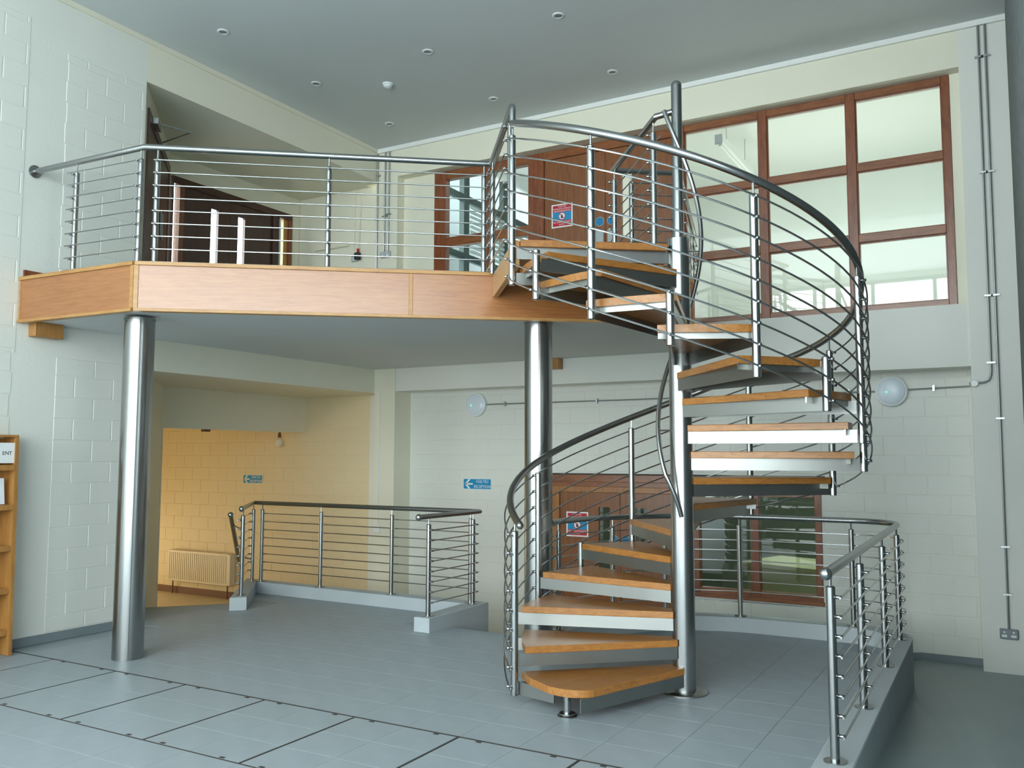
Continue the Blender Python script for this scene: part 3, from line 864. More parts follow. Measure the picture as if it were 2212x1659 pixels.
for y in (4.55, 5.60, 6.76, 7.79): rpost(-0.79-0.012*(y-4.4), y, 1, 0)
for (x, y, nx, ny) in ((-1.24, 8.2, 0, 1), (-2.22, 8.165, -.05, 1), (-2.86, 7.93, -.7, .7), (-3.2, 7.48, -.9, .4), (-3.385, 6.74, -1, 0)): rpost(x, y, nx, ny)
ro = offset(rpath, 0.047)
for z in LZ: lrod(rt, [ro[1]] + ro[2:-1] + [(ro[-1][0], 4.52)], z)
# short sloping handrail beside the steps on the left
hr = empty('ramp_handrail', (-7.094, 6.55, 0.77), 'short sloping steel handrail beside the steps at the far left balustrade post', 'handrail')
bm = B(); a = Vector((-7.19, 6.60, 0.975)); b = Vector((-8.0, 7.49, 0.36)); tube(bm, [a, b], 0.0245, 12); ball(bm, a, 0.03); obj('rail', bm, 'steel', hr, True)
bm = B(); m = a.lerp(b, .2); tube(bm, [m, (-7.12, 6.71, m.z-.04)], 0.008, 8); m = a.lerp(b, .9); tube(bm, [m, (-7.82, 7.53, m.z-.04)], 0.008, 8); obj('bracket', bm, 'steel_bright', hr, True)

# ================================================================== WINDOWS AND DOORS ON THE BACK WALL
FY0, FY1, GY = YU-0.01, YU+0.09, YU+0.045
def hbar(bm, x0, x1, z0, z1, y0=None, y1=None): box(bm, x0, x1, FY0 if y0 is None else y0, FY1 if y1 is None else y1, z0, z1, 0.004)
# window_1: three by three panes on the right
w1 = empty('window_1', (-1.7, YU, 3.06), kind='structure', label='nine pane mahogany framed window at upper right')
ZT = 5.30
VXS = [(-3.075, -3.035), (-2.215, -2.125), (-1.325, -1.235), (-0.445, -0.372)]
HZS = [(3.03, 3.10), (3.745, 3.83), (4.475, 4.56), (5.225, 5.297)]
for a, b in VXS:
    bm = B(); hbar(bm, a, b, 3.03, ZT-.003); obj('mullion', bm, 'mahogany', w1)
for (a, b) in HZS:
    for (x0, x1) in ((VXS[0][1], VXS[1][0]), (VXS[1][1], VXS[2][0]), (VXS[2][1], VXS[3][0])):
        bm = B(); hbar(bm, x0, x1, a, b, FY0+.004); obj('rail', bm, 'mahogany_h', w1)
bm = B(); hbar(bm, -3.0, -0.345, 3.0, 3.035, FY0-.035); obj('sill', bm, 'mahogany_h', w1)
for i in range(3):
    for j in range(3):
        bm = B(); box(bm, VXS[i][1]-.01, VXS[i+1][0]+.01, GY, GY+.006, HZS[j][1]-.01, HZS[j+1][0]+.01); obj('pane', bm, 'pane', w1)
        bm = B()
        x0, x1, z0, z1 = VXS[i][1], VXS[i+1][0], HZS[j][1], HZS[j+1][0]
        for q in ((x0, x1, z0, z0+.012), (x0, x1, z1-.012, z1), (x0, x0+.012, z0+.012, z1-.012), (x1-.012, x1, z0+.012, z1-.012)):
            box(bm, q[0], q[1], GY-.02, GY, q[2], q[3])
        obj('glazing_bead', bm, 'mahogany', w1)
# window_2: side window left of the upper door
w2 = empty('window_2', (-5.7, YU, ZL), kind='structure', label='mahogany framed side window at the left of the upper doors')
for (a, b, c, d) in ((-6.42, -6.24, ZL, ZT-.003), (-5.02, -4.94, ZL, ZT-.003), (-5.66, -5.58, ZL, ZT-.003)):
    bm = B(); hbar(bm, a, b, c, d); obj('mullion', bm, 'mahogany', w2)
for (x0, x1) in ((-6.24, -5.66), (-5.58, -5.02)):
    for (a, b) in ((ZL, ZL+.07), (4.30, 4.42), (5.19, ZT-.003)):
        bm = B(); hbar(bm, x0, x1, a, b, FY0+.004); obj('rail', bm, 'mahogany_h', w2)
    for (a, b) in ((ZL+.06, 4.31), (4.41, 5.20)):
        bm = B(); box(bm, x0-.01, x1+.01, GY, GY+.006, a, b); obj('pane', bm, 'pane_clear', w2)
# door_1: upper double doors
def double_door(name, label, x0, xm, x1, zb, zt, y, frame_x0, frame_x1, frame_zt, mat, slit, plate_z, disc_z, top_panel=None):
    d = empty(name, ((x0+x1)/2, y, zb), kind='structure', label=label)
    bm = B(); box(bm, frame_x0, x0-.004, y-.01, y+.09, zb, frame_zt, .003); obj('jamb', bm, mat if zb > 0 else 'jamb_light', d)
    bm = B(); box(bm, x1+.004, frame_x1, y-.01, y+.09, zb, frame_zt, .003); obj('jamb', bm, mat, d)
    bm = B(); box(bm, x0-.004, x1+.004, y-.01, y+.09, zt+.004, frame_zt, .003); obj('head', bm, 'mahogany_h' if zb > 0 else 'jamb_light', d)
    for side, (a, b) in enumerate(((x0, xm-.003), (xm+.003, x1))):
        sx0, sx1 = slit[side]
        bm = B()
        for q in ((a, sx0, zb+.005, zt), (sx1, b, zb+.005, zt), (sx0, sx1, zb+.005, slit[2]), (sx0, sx1, slit[3], zt)):
            box(bm, q[0], q[1], y+.012, y+.06, q[2], q[3])
        bmesh.ops.remove_doubles(bm, verts=bm.verts, dist=1e-5)
        lf = obj('leaf', bm, 'door_veneer' if mat != 'dark_door' else mat, d)
        bm = B(); box(bm, sx0, sx1, y+.03, y+.036, slit[2], slit[3]); obj('vision_pane', bm, 'pane_dark' if zb < 2 else 'pane_clear', lf)
        m = xm + (-1 if side == 0 else 1)*0.075
        if plate_z:
            bm = B(); box(bm, m-.05, m+.05, y+.006, y+.012, plate_z-.3, plate_z, .002); obj('push_plate', bm, 'plate_grey', lf)
        if disc_z:
            bm = B(); lathe(bm, (m, y+.012, disc_z), [(0.05, 0), (0.05, .004), (.046, .006)], 20, (0, -1, 0)); obj('door_disc', bm, 'sign_blue', lf)
            bm = B(); lathe(bm, (m, y+.0125, disc_z), [(0.056, 0), (0.056, .002)], 20, (0, -1, 0)); obj('disc_rim', bm, 'plate_grey', lf)
    return d
d1 = double_door('door_1', 'mahogany double doors on the upper landing', -4.80, -4.0, -3.16, ZL, 5.19, YU, -4.94, -3.08, ZT-.003, 'mahogany',
    ((-4.20, -4.14), (-3.80, -3.67), 4.12, 4.90), 4.24, 4.345)
d2 = double_door('door_2', 'mahogany double doors in the back wall at the lower level', -4.70, -3.93, -3.17, -0.70, 1.175, YW, -4.86, -3.09, 1.245, 'mahogany',
    ((-4.20, -4.06), (-3.74, -3.60), 0.30, 1.01), 0.29, 0.635)
bm = B(); box(bm, -4.86, -1.70, YW-.012, YW+.09, 1.30, 1.385, .004); obj('lintel_board', bm, 'mahogany_h', d2)
bm = B(); box(bm, -4.86, -1.70, YW-.004, YW+.09, 1.245, 1.30, .002); obj('lintel_board', bm, 'mahogany_h', d2)
bm = B(); box(bm, -4.90, -1.66, YW-.02, YW, 1.385, 1.40); obj('lintel_cap', bm, 'dark_joint', d2)
# window_4: low window right of the lower door
w4 = empty('window_4', (-2.4, YW, 0.1), kind='structure', label='low two pane mahogany window right of the lower doors')
for (a, b) in ((-3.09, -2.99), (-2.43, -2.34), (-1.77, -1.70)):
    bm = B(); box(bm, a, b, YW-.01, YW+.09, 0.12, 1.245, .004); obj('mullion', bm, 'mahogany', w4)
for (a, b) in ((-2.99, -2.43), (-2.34, -1.77)):
    bm = B(); box(bm, a, b, YW-.006, YW+.09, 1.175, 1.245, .004); obj('rail', bm, 'mahogany_h', w4)
    bm = B(); box(bm, a, b, YW-.006, YW+.09, 0.12, 0.185, .004); obj('rail', bm, 'mahogany_h', w4)
    bm = B(); box(bm, a-.01, b+.01, YW+.04, YW+.046, 0.175, 1.185); obj('pane', bm, 'pane_dark', w4)
bm = B(); box(bm, -3.09, -1.69, YW-.04, YW+.09, 0.085, 0.125, .004); obj('sill', bm, 'mahogany_h', w4)
# door_3: dark double doors at the back of the upper recess (they face +X)
d3 = empty('door_3', (X2, 8.0, ZL), kind='structure', label='dark double doors with bright vision slits at the back of the upper recess')
def xbox(bm, y0, y1, z0, z1, x0=X2-.05, x1=X2-.004): box(bm, x0, x1, y0, y1, z0, z1)
bm = B(); xbox(bm, 6.98, 9.03, 4.93, 5.02, X2-.08, X2+.02); obj('head', bm, 'dark_door', d3)
for (a, b) in ((6.98, 7.0), (7.09, 7.16), (8.66, 8.72), (8.96, 9.03)):
    bm = B(); xbox(bm, a, b, ZL, 4.93, X2-.08, X2+.02); obj('jamb', bm, 'mahogany' if a > 7 and a != 8.66 else 'dark_door', d3)
for (a, b, s0, s1) in ((7.16, 7.91, 7.60, 7.72), (7.915, 8.66, 8.05, 8.17)):
    bm = B()
    for q in ((a, s0, ZL, 4.93), (s1, b, ZL, 4.93), (s0, s1, ZL, 3.9), (s0, s1, 4.76, 4.93)): xbox(bm, *q)
    lf = obj('leaf', bm, 'dark_door', d3)
    bm = B(); xbox(bm, s0, s1, 3.9, 4.76, X2-.03, X2-.025); obj('vision_pane', bm, 'pane_clear', lf)
for (a, b) in ((7.0, 7.09), (8.72, 8.96)):
    bm = B(); 
    if a > 8:
        xbox(bm, 8.88, 8.96, ZL, 4.93); obj('side_panel', bm, 'oak_edge', d3); bm = B(); xbox(bm, 8.72, 8.80, ZL, 4.93); obj('side_panel', bm, 'dark_door', d3)
        bm = B(); xbox(bm, 8.80, 8.88, ZL, 4.93, X2-.03, X2-.025)
    else: xbox(bm, a, b, ZL, 4.93, X2-.03, X2-.025)
    obj('side_pane', bm, 'pane_clear', d3)
# door_4: dark door on the angled wall
dg = (Vector((D2[0], D2[1], 0)) - Vector((D1[0], D1[1], 0))).normalized(); dgn = Vector((dg.y, -dg.x, 0))
Mg = frame((D1[0], D1[1], 0), dg, -dgn)
d4 = empty('door_4', (D1[0]+dg.x*.9, D1[1]+dg.y*.9, ZL), kind='structure', label='dark brown doors on the angled wall of the upper recess')
bm = B(); box(bm, 0.12, 1.95, -0.02, 0.05, 4.95, 5.06, 0.003, Mg); obj('head', bm, 'dark_door', d4)
for (a, b) in ((0.12, 0.2), (1.87, 1.95)):
    bm = B(); box(bm, a, b, -0.02, 0.05, ZL, 4.95, 0.003, Mg); obj('jamb', bm, 'dark_door', d4)
for (a, b) in ((0.21, 1.03), (1.04, 1.86)):
    bm = B(); box(bm, a, b, -0.012, 0.03, ZL+.005, 4.945, 0.002, Mg); lf = obj('leaf', bm, 'dark_door', d4)
    m = 0.97 if a < 1 else 1.10
    bm = B(); tube(bm, [Mg @ Vector((m, -0.05, 3.95)), Mg @ Vector((m, -0.05, 4.25))], 0.01, 8); obj('pull_handle', bm, 'steel', lf, True)
bm = B(); box(bm, 0.35, 0.6, -0.075, -0.02, 4.985, 5.05, .004, Mg)
tube(bm, [Mg @ Vector((.5, -.06, 5.04)), Mg @ Vector((.62, -.36, 5.02)), Mg @ Vector((.95, -.05, 5.0))], .008, 6)
obj('door_closer', bm, 'galvanised', d4)

# ---- rooms beyond the glass
RC = 5.95
bm = B(); box(bm, -4.9, 0.5, YW+.1, 14.2, RC, RC+.15); box(bm, -8.5, -5.05, YW+.1, 18.5, 6.9, 7.05); S_('ceiling', bm, 'white_paint', label='ceilings of the rooms behind the upper glass')
bm = B(); box(bm, -8.5, 0.5, YW+.1, 18.5, ZL-.3, ZL-.1); S_('floor', bm, 'white_paint', label='floor of the rooms behind the upper glass')
bm = B(); box(bm, 0.3, 0.5, YW+.1, 14.2, ZL-.3, RC); box(bm, -5.05, -4.9, YW+.12, 14.2, ZL-.3, 7.0); box(bm, -4.9, 0.5, 14.0, 14.2, ZL-.3, RC)
box(bm, -8.5, -5.05, 18.3, 18.5, ZL-.3, 7.0); box(bm, -5.05, -4.9, 14.2, 18.5, ZL-.3, 7.0)
box(bm, -8.5, -8.3, YW+.1, 18.5, ZL-.3, ZL+.75); box(bm, -8.5, -8.3, YW+.1, 10.0, ZL-.3, 7.0); box(bm, -8.5, -8.3, 17.8, 18.5, ZL-.3, 7.0)
S_('wall_back', bm, 'white_paint', label='walls of the rooms behind the upper glass')
bm = B(); box(bm, -10.4, -10.2, 9.8, 22, 0, 10); S_('wall_left', bm, 'frame_green', label='added dark screen wall outside the far glazing, cutting down the sky')  # added to hold back the bright sky seen through the far glazing
w5 = empty('window_5', (-8.35, 14, ZL+.75), kind='structure', label='dark green framed glazing beyond the side window')
for y in (10.05, 11.4, 12.9, 14.3, 15.7, 17.0):
    bm = B(); box(bm, -8.4, -8.3, y-.09, y+.09, ZL+.75, 6.9); obj('mullion', bm, 'frame_green', w5)
for z in (ZL+.8, 5.15, 6.22):
    bm = B(); box(bm, -8.38, -8.31, 10, 17.8, z-.06, z+.06); obj('rail', bm, 'frame_green', w5)
for (ya, yb_) in ((13.0, 14.2), (14.4, 15.6)):
    for i in range(10):
        bm = B(); box(bm, -8.30, -8.27, ya, yb_, 5.25+.09*i, 5.25+.09*i+.045); obj('blind_slat', bm, 'blind_grey', w5)
area_light('room_fill_uplight', (-2.0, 11.6, 3.8), (PI, 0, 0), 3.5, 2.5, 24, (0.97, 1.0, 0.93))  # added fill aimed up at the ceiling, no fitting modelled for it
fl = empty('fluorescent_light', (-3.0, 11.2, 5.5), 'long thin tube light hanging in the room behind the upper window', 'light')
bm = B(); box(bm, -3.05, -2.95, 10.45, 12.0, 5.50, 5.60, .008); obj('housing', bm, 'white_paint', fl)
bm = B(); tube(bm, [(-3.0, 10.5, 5.485), (-3.0, 11.95, 5.485)], .018, 8); obj('tube', bm, 'white_paint', fl, True)
bm = B(); box(bm, -3.045, -2.955, 10.43, 10.45, 5.48, 5.60); obj('end_cap', bm, 'socket_grey', fl)
bm = B(); tube(bm, [(-3, 10.8, 5.6), (-3, 10.8, RC)], .006, 6); tube(bm, [(-3, 11.7, 5.6), (-3, 11.7, RC)], .006, 6); obj('hanger', bm, 'galvanised', fl)
# dim office behind the lower glass
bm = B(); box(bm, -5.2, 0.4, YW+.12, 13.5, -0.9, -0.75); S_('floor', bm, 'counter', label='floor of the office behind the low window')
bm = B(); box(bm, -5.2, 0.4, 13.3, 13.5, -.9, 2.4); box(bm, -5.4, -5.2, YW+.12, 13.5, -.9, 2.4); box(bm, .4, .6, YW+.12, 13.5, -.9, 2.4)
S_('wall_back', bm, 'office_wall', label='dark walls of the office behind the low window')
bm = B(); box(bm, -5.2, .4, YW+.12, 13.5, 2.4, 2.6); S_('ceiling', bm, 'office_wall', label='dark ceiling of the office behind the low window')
ct = empty('office_counter', (-1.8, 10.5, -0.75), 'pale counter in the dim room behind the low window', 'counter')
bm = B(); prism(bm, [(-2.9, 10.6), (-1.1, 10.0), (-0.8, 10.9), (-2.6, 11.5)], 0.28, 0.34); obj('worktop', bm, 'counter', ct)
bm = B(); prism(bm, [(-2.8, 10.65), (-1.15, 10.1), (-0.9, 10.85), (-2.55, 11.4)], -0.75, 0.28); obj('body', bm, 'counter', ct)
area_light('office_fill_light', (-2.2, 11.0, 2.35), (0, 0, 0), 1.2, .2, 42, (.9, 1, .9))  # added fill that lifts the office behind the low window
# backdrop room beyond the dark upper doors: open to daylight, with a floor and a lintel wall
bm = B(); box(bm, -10.5, X2-.2, 6.8, 9.6, ZL-.2, ZL); S_('floor', bm, 'vinyl_warm', label='floor beyond the dark upper doors')

# ================================================================== FITTINGS
def warn_sign(label, x, y, z, sc, group):
    t = empty('warning_sign', (x, y, z), label, 'sign', group)
    w_, h_ = 0.145*sc, 0.148*sc
    def pl(name, mat, x0, x1, z0, z1, d): bm = B(); box(bm, x+x0*sc, x+x1*sc, y-d, y-d+.0012, z+z0*sc, z+z1*sc); return obj(name, bm, mat, t)
    pl('board', 'sign_white', -.145, .145, -.148, .148, .003)
    pl('red_panel', 'sign_red', -.128, .128, .045, .132, .0042)
    pl('blue_panel', 'sign_cyan', -.128, .128, -.062, .045, .0042)
    pl('red_panel', 'sign_red', -.128, .128, -.132, -.062, .0042)
    for i, s_ in enumerate(('COSC AR', 'BHEALACH ISTEACH', 'NEAMH\u00daDARAITHE')):
        text('lettering', s_, .026*sc, (x, y-.0055, z+(.114-.028*i)*sc), (1, 0, 0), (0, 0, 1), 'sign_white', t, .0004)
    for i, s_ in enumerate(('NO UNAUTHORISED', 'ENTRY')):
        text('lettering', s_, .026*sc, (x, y-.0055, z+(-.082-.03*i)*sc), (1, 0, 0), (0, 0, 1), 'sign_white', t, .0004)
    c = (x, y-.0042, z-.008*sc)
    bm = B(); lathe(bm, c, [(.048*sc, 0), (.048*sc, .0008)], 28, (0, -1, 0)); obj('symbol_ring', bm, 'sign_red', t)
    bm = B(); lathe(bm, (c[0], c[1]-.0008, c[2]), [(.040*sc, 0), (.040*sc, .0006)], 28, (0, -1, 0)); obj('symbol_disc', bm, 'sign_white', t)
    bm = B()
    yy = c[1]-.0018
    def hx(x0, x1, z0, z1): box(bm, c[0]+x0*sc, c[0]+x1*sc, yy, yy+.0005, c[2]+z0*sc, c[2]+z1*sc)
    hx(-.014, .012, -.026, .002)
    for i, (fx_, hh) in enumerate(((-.014, .016), (-.0075, .023), (-.001, .022), (.0055, .016))): hx(fx_, fx_+.0055, .002, hh)
    box(bm, 0, .016*sc, 0, .0005, 0, .007*sc, 0, frame((c[0]+.010*sc, yy, c[2]-.018*sc), (.7, 0, .7), (0, 1, 0), (-.7, 0, .7)))
    obj('hand_symbol', bm, 'black', t)
    bm = B(); box(bm, -.042*sc, .042*sc, 0, .0006, -.004*sc, .004*sc, 0, frame((c[0], yy-.0007, c[2]), (.707, 0, -.707), (0, 1, 0), (.707, 0, .707)))
    obj('symbol_bar', bm, 'sign_red', t)
warn_sign('red and blue no entry notice stuck on the upper landing doors', -4.565, YU+.012, 4.485, 0.97, 'no entry notices')
warn_sign('red and blue no entry notice stuck on the lower doors behind the handrail', -4.475, YW+.012, 0.80, 0.98, 'no entry notices')

def dir_sign(label, x0, x1, z0, z1, y):
    t = empty('direction_sign', ((x0+x1)/2, y, z0), label, 'sign', 'blue reception signs')
    bm = B(); box(bm, x0-.006, x1+.006, y-.004, y, z0-.006, z1+.006); obj('border', bm, 'sign_white', t)
    bm = B(); box(bm, x0, x1, y-.0055, y-.004, z0, z1); obj('panel', bm, 'sign_cyan', t)
    w_, h_ = x1-x0, z1-z0; zc = (z0+z1)/2; xa = x0+.05*w_
    bm = B(); yy = y-.0068
    box(bm, xa+.03*w_, x0+.34*w_, yy, yy+.001, zc-.08*h_, zc+.08*h_)
    for sg in (1, -1):
        box(bm, 0, .21*w_, 0, .001, -.028*w_, .028*w_, 0, frame((xa+.02*w_, yy, zc), (.72, 0, sg*.69), (0, 1, 0), (-sg*.69, 0, .72)))
    obj('arrow', bm, 'sign_white', t)
    text('lettering', 'F\u00c1ILTI\u00da', .052, (x0+.69*w_, y-.006, zc+.24*h_), (1, 0, 0), (0, 0, 1), 'sign_white', t, .0005)
    text('lettering', 'RECEPTION', .052, (x0+.69*w_, y-.006, zc-.27*h_), (1, 0, 0), (0, 0, 1), 'sign_white', t, .0005, stretch=.9)
dir_sign('blue arrow sign reading reception on the white back wall', -6.06, -5.66, 1.187, 1.31, YW-.006)
dir_sign('blue arrow sign on the yellow corridor wall in the opening', -9.98, -9.60, 1.195, 1.31, YW-.006)

def dome(label, x, y, z):
    t = empty('bulkhead_light', (x, y, z), label, 'light', 'round wall lights')
    bm = B(); lathe(bm, (x, y, z), [(0.15, 0), (0.152, .02), (0.148, .05), (0.135, .058)], 40, (0, -1, 0)); obj('rim', bm, 'opal_rim', t, True)
    bm = B(); lathe(bm, (x, y-.05, z), [(0.134*math.cos(a), 0.036*math.sin(a)) for a in [PI/2*i/8 for i in range(9)]], 40, (0, -1, 0)); obj('diffuser', bm, 'opal', t, True)
    bm = B(); ball(bm, (x-.04, y-.083, z-.01), .009, 8, 6); obj('indicator', bm, 'led_green', t, True)
dome('round white wall light on the right of the stair, below the beam', -1.0, YW-.006, 2.25)
dome('round white wall light on the back wall left of the second column', -5.87, YW-.006, 2.25)

def conduit(name, label, pts, clips, r=.0115, y=YB):
    t = empty(name, pts[0], label, 'conduit', None)
    bm = B(); tube(bm, pts, r, 8); obj('pipe', bm, 'galvanised', t, True)
    for (x, z, horiz) in clips:
        bm = B()
        if horiz: box(bm, x-.010, x+.010, y-.030, y, z-.03, z+.03)
        else: box(bm, x-.035, x+.035, y-.030, y, z-.008, z+.008)
        obj('saddle_clip', bm, 'galvanised', t)
    return t
yc = YB-.016
conduit('conduit', 'left pipe of the conduit pair on the right pier, bending towards the wall light',
    [(-.107, yc, CEIL), (-.117, yc, 2.40), (-.122, yc, 2.345), (-.14, yc, 2.30), (-.175, yc, 2.282), (-.30, yc, 2.275)], [(-.108, 5.35, 0), (-.11, 4.24, 0), (-.113, 3.08, 0), (-.116, 2.46, 0)])
conduit('conduit', 'right pipe of the pair on the right pier, running down to the double socket',
    [(-.050, yc, CEIL), (-.068, yc, .085)], [(-.052, 5.35, 0), (-.055, 4.24, 0), (-.058, 3.08, 0), (-.062, 1.95, 0), (-.066, .80, 0), (-.067, .38, 0)])
yl = YW-.02
conduit('conduit', 'thin horizontal conduit between the right wall light and the pier', [(-.855, yl, 2.262), (-.30, yl, 2.275)], [(-.62, 2.268, 1)], .008, YW-.006)
conduit('conduit', 'thin horizontal conduit running right from the left wall light behind the stair', [(-5.72, yl, 2.25), (-1.15, yl, 2.255)], [(-5.45, 2.25, 1), (-4.2, 2.25, 1), (-1.4, 2.255, 1)], .008, YW-.006)
jb = empty('junction_box', (-.296, YB, 2.275), 'small round junction box on the conduit beside the right pier', 'junction box')
bm = B(); lathe(bm, (-.256, YB, 2.275), [(.033, 0), (.033, .03), (.028, .036)], 20, (0, -1, 0)); obj('body', bm, 'opal_rim', jb, True)
conduit('conduit', 'leftmost of three conduits in the far left corner above the landing', [(XL+.012, yc, CEIL), (XL+.012, yc, ZL)], [(XL+.02, 4.75, 0), (XL+.02, 5.35, 0)])
conduit('conduit', 'middle of three conduits in the far left corner, ending at the socket', [(-7.11, yc, CEIL), (-7.115, yc, 4.30)], [(-7.11, 4.78, 0)])
conduit('conduit', 'right of three conduits in the far left corner, ending at the socket', [(-7.045, yc, CEIL), (-7.05, yc, 4.30)], [(-7.045, 4.80, 0)])
def socket(name, label, x, y, z, w_, h_, mat, gang, cat='socket'):
    t = empty(name, (x, y, z), label, cat)
    bm = B(); box(bm, x-w_/2, x+w_/2, y-.035, y, z-h_/2, z+h_/2, .006); obj('box', bm, mat, t)
    for g in range(gang):
        gx = x + (g-(gang-1)/2)*w_/gang
        bm = B(); box(bm, gx-.02, gx+.02, y-.038, y-.034, z-.026, z-.006); obj('socket_face', bm, 'sign_white', t)
        bm = B(); box(bm, gx-.008, gx+.008, y-.041, y-.034, z+.01, z+.024); obj('rocker', bm, 'sign_white', t)
    return t
socket('socket', 'grey double socket low on the right pier', -.068, YB, .035, .145, .088, 'socket_grey', 2)
socket('socket', 'grey double socket under the conduits in the far left corner', -7.085, YB, 4.258, .165, .085, 'plate_grey', 2)
iso = socket('isolator', 'small grey isolator with a black plug on the upper recess wall', -7.735, YU, 4.315, .11, .10, 'plate_grey', 1, 'switch')
bm = B(); box(bm, -7.70, -7.61, YU-.09, YU-.034, 4.275, 4.375, .012); obj('plug', bm, 'black', iso)
bm = B(); box(bm, -7.665, -7.635, YU-.07, YU-.04, 4.375, 4.43, .004); obj('cable_gland', bm, 'red_plastic', iso)
bm = B(); tube(bm, [(-7.65, YU-.05, 4.43), (-7.64, YU-.03, 4.9), (-7.64, YU-.02, 5.1), (-7.69, YU-.015, 5.22), (-7.69, YU-.015, 5.28)], .005, 6); obj('flex', bm, 'wall_cream', iso, True)
bm = B(); tube(bm, [(-7.75, YU-.015, 4.36), (-7.745, YU-.015, 5.28)], .005, 6); obj('flex', bm, 'wall_cream', iso, True)
sw = empty('switch_box', (-7.16, YB, .65), 'small white switch box on the corner pier behind the left balustrade', 'switch')
bm = B(); box(bm, -7.205, -7.115, YB-.035, YB, .605, .70, .006); obj('box', bm, 'opal_rim', sw)
bm = B(); tube(bm, [(-7.16, YB-.012, .70), (-7.15, YB-.012, 2.43)], .006, 6); obj('conduit', bm, 'opal_rim', sw, True)
wr = empty('wall_rail', (-8.05, YU, 4.5), 'thin rail fixed to the back wall of the upper recess', 'rail')
bm = B(); tube(bm, [(-8.45, YU-.03, 4.50), (-7.84, YU-.03, 4.505)], .012, 8); obj('bar', bm, 'wall_cream', wr, True)
bm = B(); tube(bm, [(-8.4, YU-.03, 4.5), (-8.4, YU, 4.5)], .006, 6); tube(bm, [(-7.9, YU-.03, 4.505), (-7.9, YU, 4.505)], .006, 6); obj('bracket', bm, 'wall_cream', wr)

# downlights and smoke detector
spots = [(-6.485, 5.686, 'recessed ceiling downlight nearest the left wall at the top of the view'), (-4.994, 7.008, 'recessed ceiling downlight in the middle of the ceiling'),
         (-6.512, 7.027, 'recessed ceiling downlight left of the smoke detector'), (-3.541, 8.369, 'recessed ceiling downlight above the top of the pole'),
         (-5.014, 8.346, 'recessed ceiling downlight left of the stair handrail top'), (-6.529, 8.361, 'recessed ceiling downlight nearest the far left corner'),
         (-3.508, 7.010, 'recessed ceiling downlight at the top edge of the view')]
proto = None
for x, y, lab in spots:
    if proto is None:
        proto = empty('downlight', (x, y, CEIL), lab, 'light', 'recessed ceiling downlights')
        bm = B(); lathe(bm, (x, y, CEIL), [(.056, 0.002), (.056, -.006), (.048, -.010), (.040, -.010), (.036, 0.002)], 24); obj('trim_ring', bm, 'opal_rim', proto, True)
        bm = B(); lathe(bm, (x, y, CEIL), [(.036, -.006), (.036, -.001)], 20); obj('lamp', bm, 'socket_grey', proto)
    else:
        r = proto.copy(); COL.objects.link(r); r.location = (x, y, CEIL); r['label'] = lab
        for ch in proto.children:
            c = ch.copy(); COL.objects.link(c); c.parent = r
sd = empty('smoke_detector', (-5.827, 7.427, CEIL), 'white round smoke detector on the ceiling', 'detector')
bm = B(); lathe(bm, (-5.827, 7.427, CEIL), [(.06, .002), (.06, -.016), (.055, -.02)], 24); obj('base', bm, 'opal_rim', sd, True)
bm = B(); lathe(bm, (-5.827, 7.427, CEIL), [(.048, -.018), (.048, -.034), (.035, -.046), (.01, -.05)], 24); obj('head', bm, 'opal_rim', sd, True)

# radiator, bulb in the corridor
rad = empty('radiator', (-10.8, YW-.1, -.33), 'cream panel radiator on the corridor wall behind the opening', 'radiator')
bm = B(); box(bm, -11.45, -10.15, YW-.12, YW-.10, -.33, .14, .006); obj('front_panel', bm, 'radiator_cream', rad)
for i in range(30):
    x = -11.43 + i*.0425
    bm = B(); box(bm, x, x+.02, YW-.127, YW-.118, -.30, .11, .004); obj('flute', bm, 'radiator_cream', rad)
bm = B(); box(bm, -10.15, -10.09, YW-.125, YW-.02, -.32, .13, .003); box(bm, -11.45, -10.15, YW-.10, YW-.02, .12, .14); obj('side_grille', bm, 'radiator_cream', rad)
bm = B(); tube(bm, [(-11.4, YW-.06, -.33), (-11.4, YW-.06, -.53)], .01, 8); tube(bm, [(-10.2, YW-.06, -.33), (-10.2, YW-.06, -.53)], .01, 8); obj('pipe', bm, 'copper_brown', rad)
bm = B(); box(bm, -13, -8.5, YW-.018, YW, -.53, -.43); S_('baseboard_back', bm, 'copper_brown', label='brown skirting in the corridor')
pb = empty('pendant_bulb', (-9.08, 9.2, 1.93), 'bare bulb on a short brown holder under the opening header', 'light')
bm = B(); tube(bm, [(-9.08, 9.2, 2.35), (-9.08, 9.2, 1.95)], .005, 6); lathe(bm, (-9.08, 9.2, 1.86), [(.026, 0), (.024, .03), (.012, .09)], 16); obj('holder', bm, 'copper_brown', pb, True)
bm = B(); ball(bm, (-9.08, 9.2, 1.79), .055, 16, 12, 1.2); obj('bulb', bm, 'bulb_white', pb, True)
cl = bpy.data.lights.new('corridor_lamp', 'AREA'); cl.shape = 'RECTANGLE'; cl.size = 0.9; cl.size_y = 3.0; cl.energy = 17; cl.color = (1.0, .82, .52)
co = bpy.data.objects.new('corridor_lamp', cl); COL.objects.link(co); co.location = (-12.9, 7.2, 0.1); co.rotation_euler = (0, R_(-90), 0)
bs = empty('header_stop', (-8.9, 7.97, 1.93), 'small brown door stop under the corridor header', 'door stop')
bm = B(); box(bm, X2-.07, X2-.01, 7.60, 7.70, 1.90, 1.93, .003); obj('block', bm, 'copper_brown', bs)

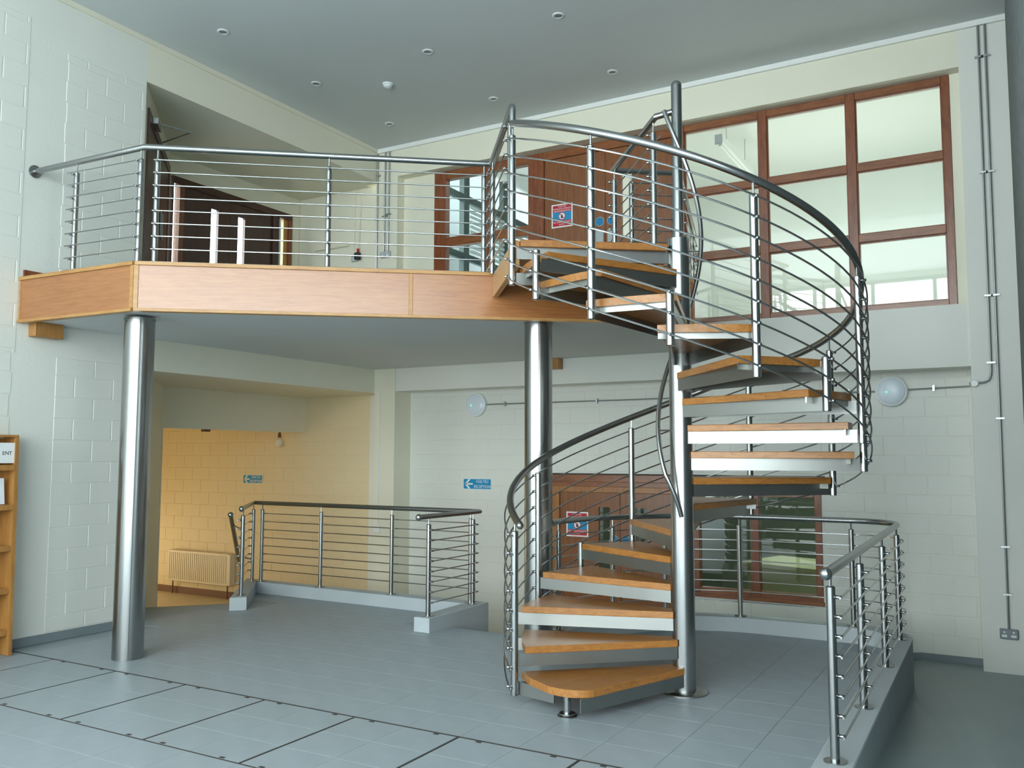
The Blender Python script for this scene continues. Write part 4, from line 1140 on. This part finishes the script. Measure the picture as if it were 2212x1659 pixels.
# brochure rack at the left edge
rk = empty('brochure_rack', (-7.08, 3.9, 0), 'tall oak brochure rack with sloping shelves at the left edge', 'rack')
SX0, SX1, SY0, SY1 = XL+.02, -7.06, 3.45, 4.215
bm = B()
v8 = [(SX0, 0.0), (SX1+.04, 0.0), (SX1, 1.745), (SX0, 1.745)]
for (ya, yb_) in ((SY1-.03, SY1), (SY0, SY0+.03)):
    bm = B()
    f = [bm.verts.new((p[0], ya, p[1])) for p in v8]; g = [bm.verts.new((p[0], yb_, p[1])) for p in v8]
    bm.faces.new(f); bm.faces.new(list(reversed(g)))
    for i in range(4): bm.faces.new((f[i], g[i], g[(i+1) % 4], f[(i+1) % 4]))
    obj('side_panel', bm, 'oak_shelf', rk)
bm = B(); box(bm, SX0, SX0+.012, SY0+.03, SY1-.03, 0, 1.74); obj('back_panel', bm, 'oak_shelf', rk)
bm = B(); box(bm, SX0, SX1, SY0, SY1, 1.745, 1.765, .003); obj('top', bm, 'oak_shelf', rk)
for z in (1.52, 1.20, .87, .53, .20):
    bm = B(); box(bm, SX0+.012, SX1+.01, SY0+.03, SY1-.03, z-.045, z, .003); obj('shelf', bm, 'oak_shelf', rk)
bm = B(); box(bm, SX1-.02, SX1-.008, SY0+.03, SY1-.03, 1.535, 1.70); hb = obj('header_sign', bm, 'sign_white', rk)
text('lettering', 'ENT', .042, (SX1-.0075, SY1-.05, 1.615), (0, 1, 0), (0, 0, 1), 'black', rk, .0005, 'RIGHT')
lf = empty('leaflet', (SX1-.03, 4.06, 1.21), 'white leaflet with a dark red motif in the rack at the left edge', 'leaflet')
bm = B(); box(bm, 0, .15, 0, .003, 0, .21, 0, frame((SX1-.03, 3.985, 1.205), (0, 1, 0), (1, 0, -.12), (-.12, 0, 1))); obj('cover', bm, 'leaflet', lf)
bm = B(); box(bm, .04, .11, .003, .0036, .10, .15, 0, frame((SX1-.03, 3.985, 1.205), (0, 1, 0), (1, 0, -.12), (-.12, 0, 1))); obj('motif', bm, 'leaflet_red', lf)
print('tiles', ntile, 'blocks', nb, 'objects', len(bpy.data.objects))
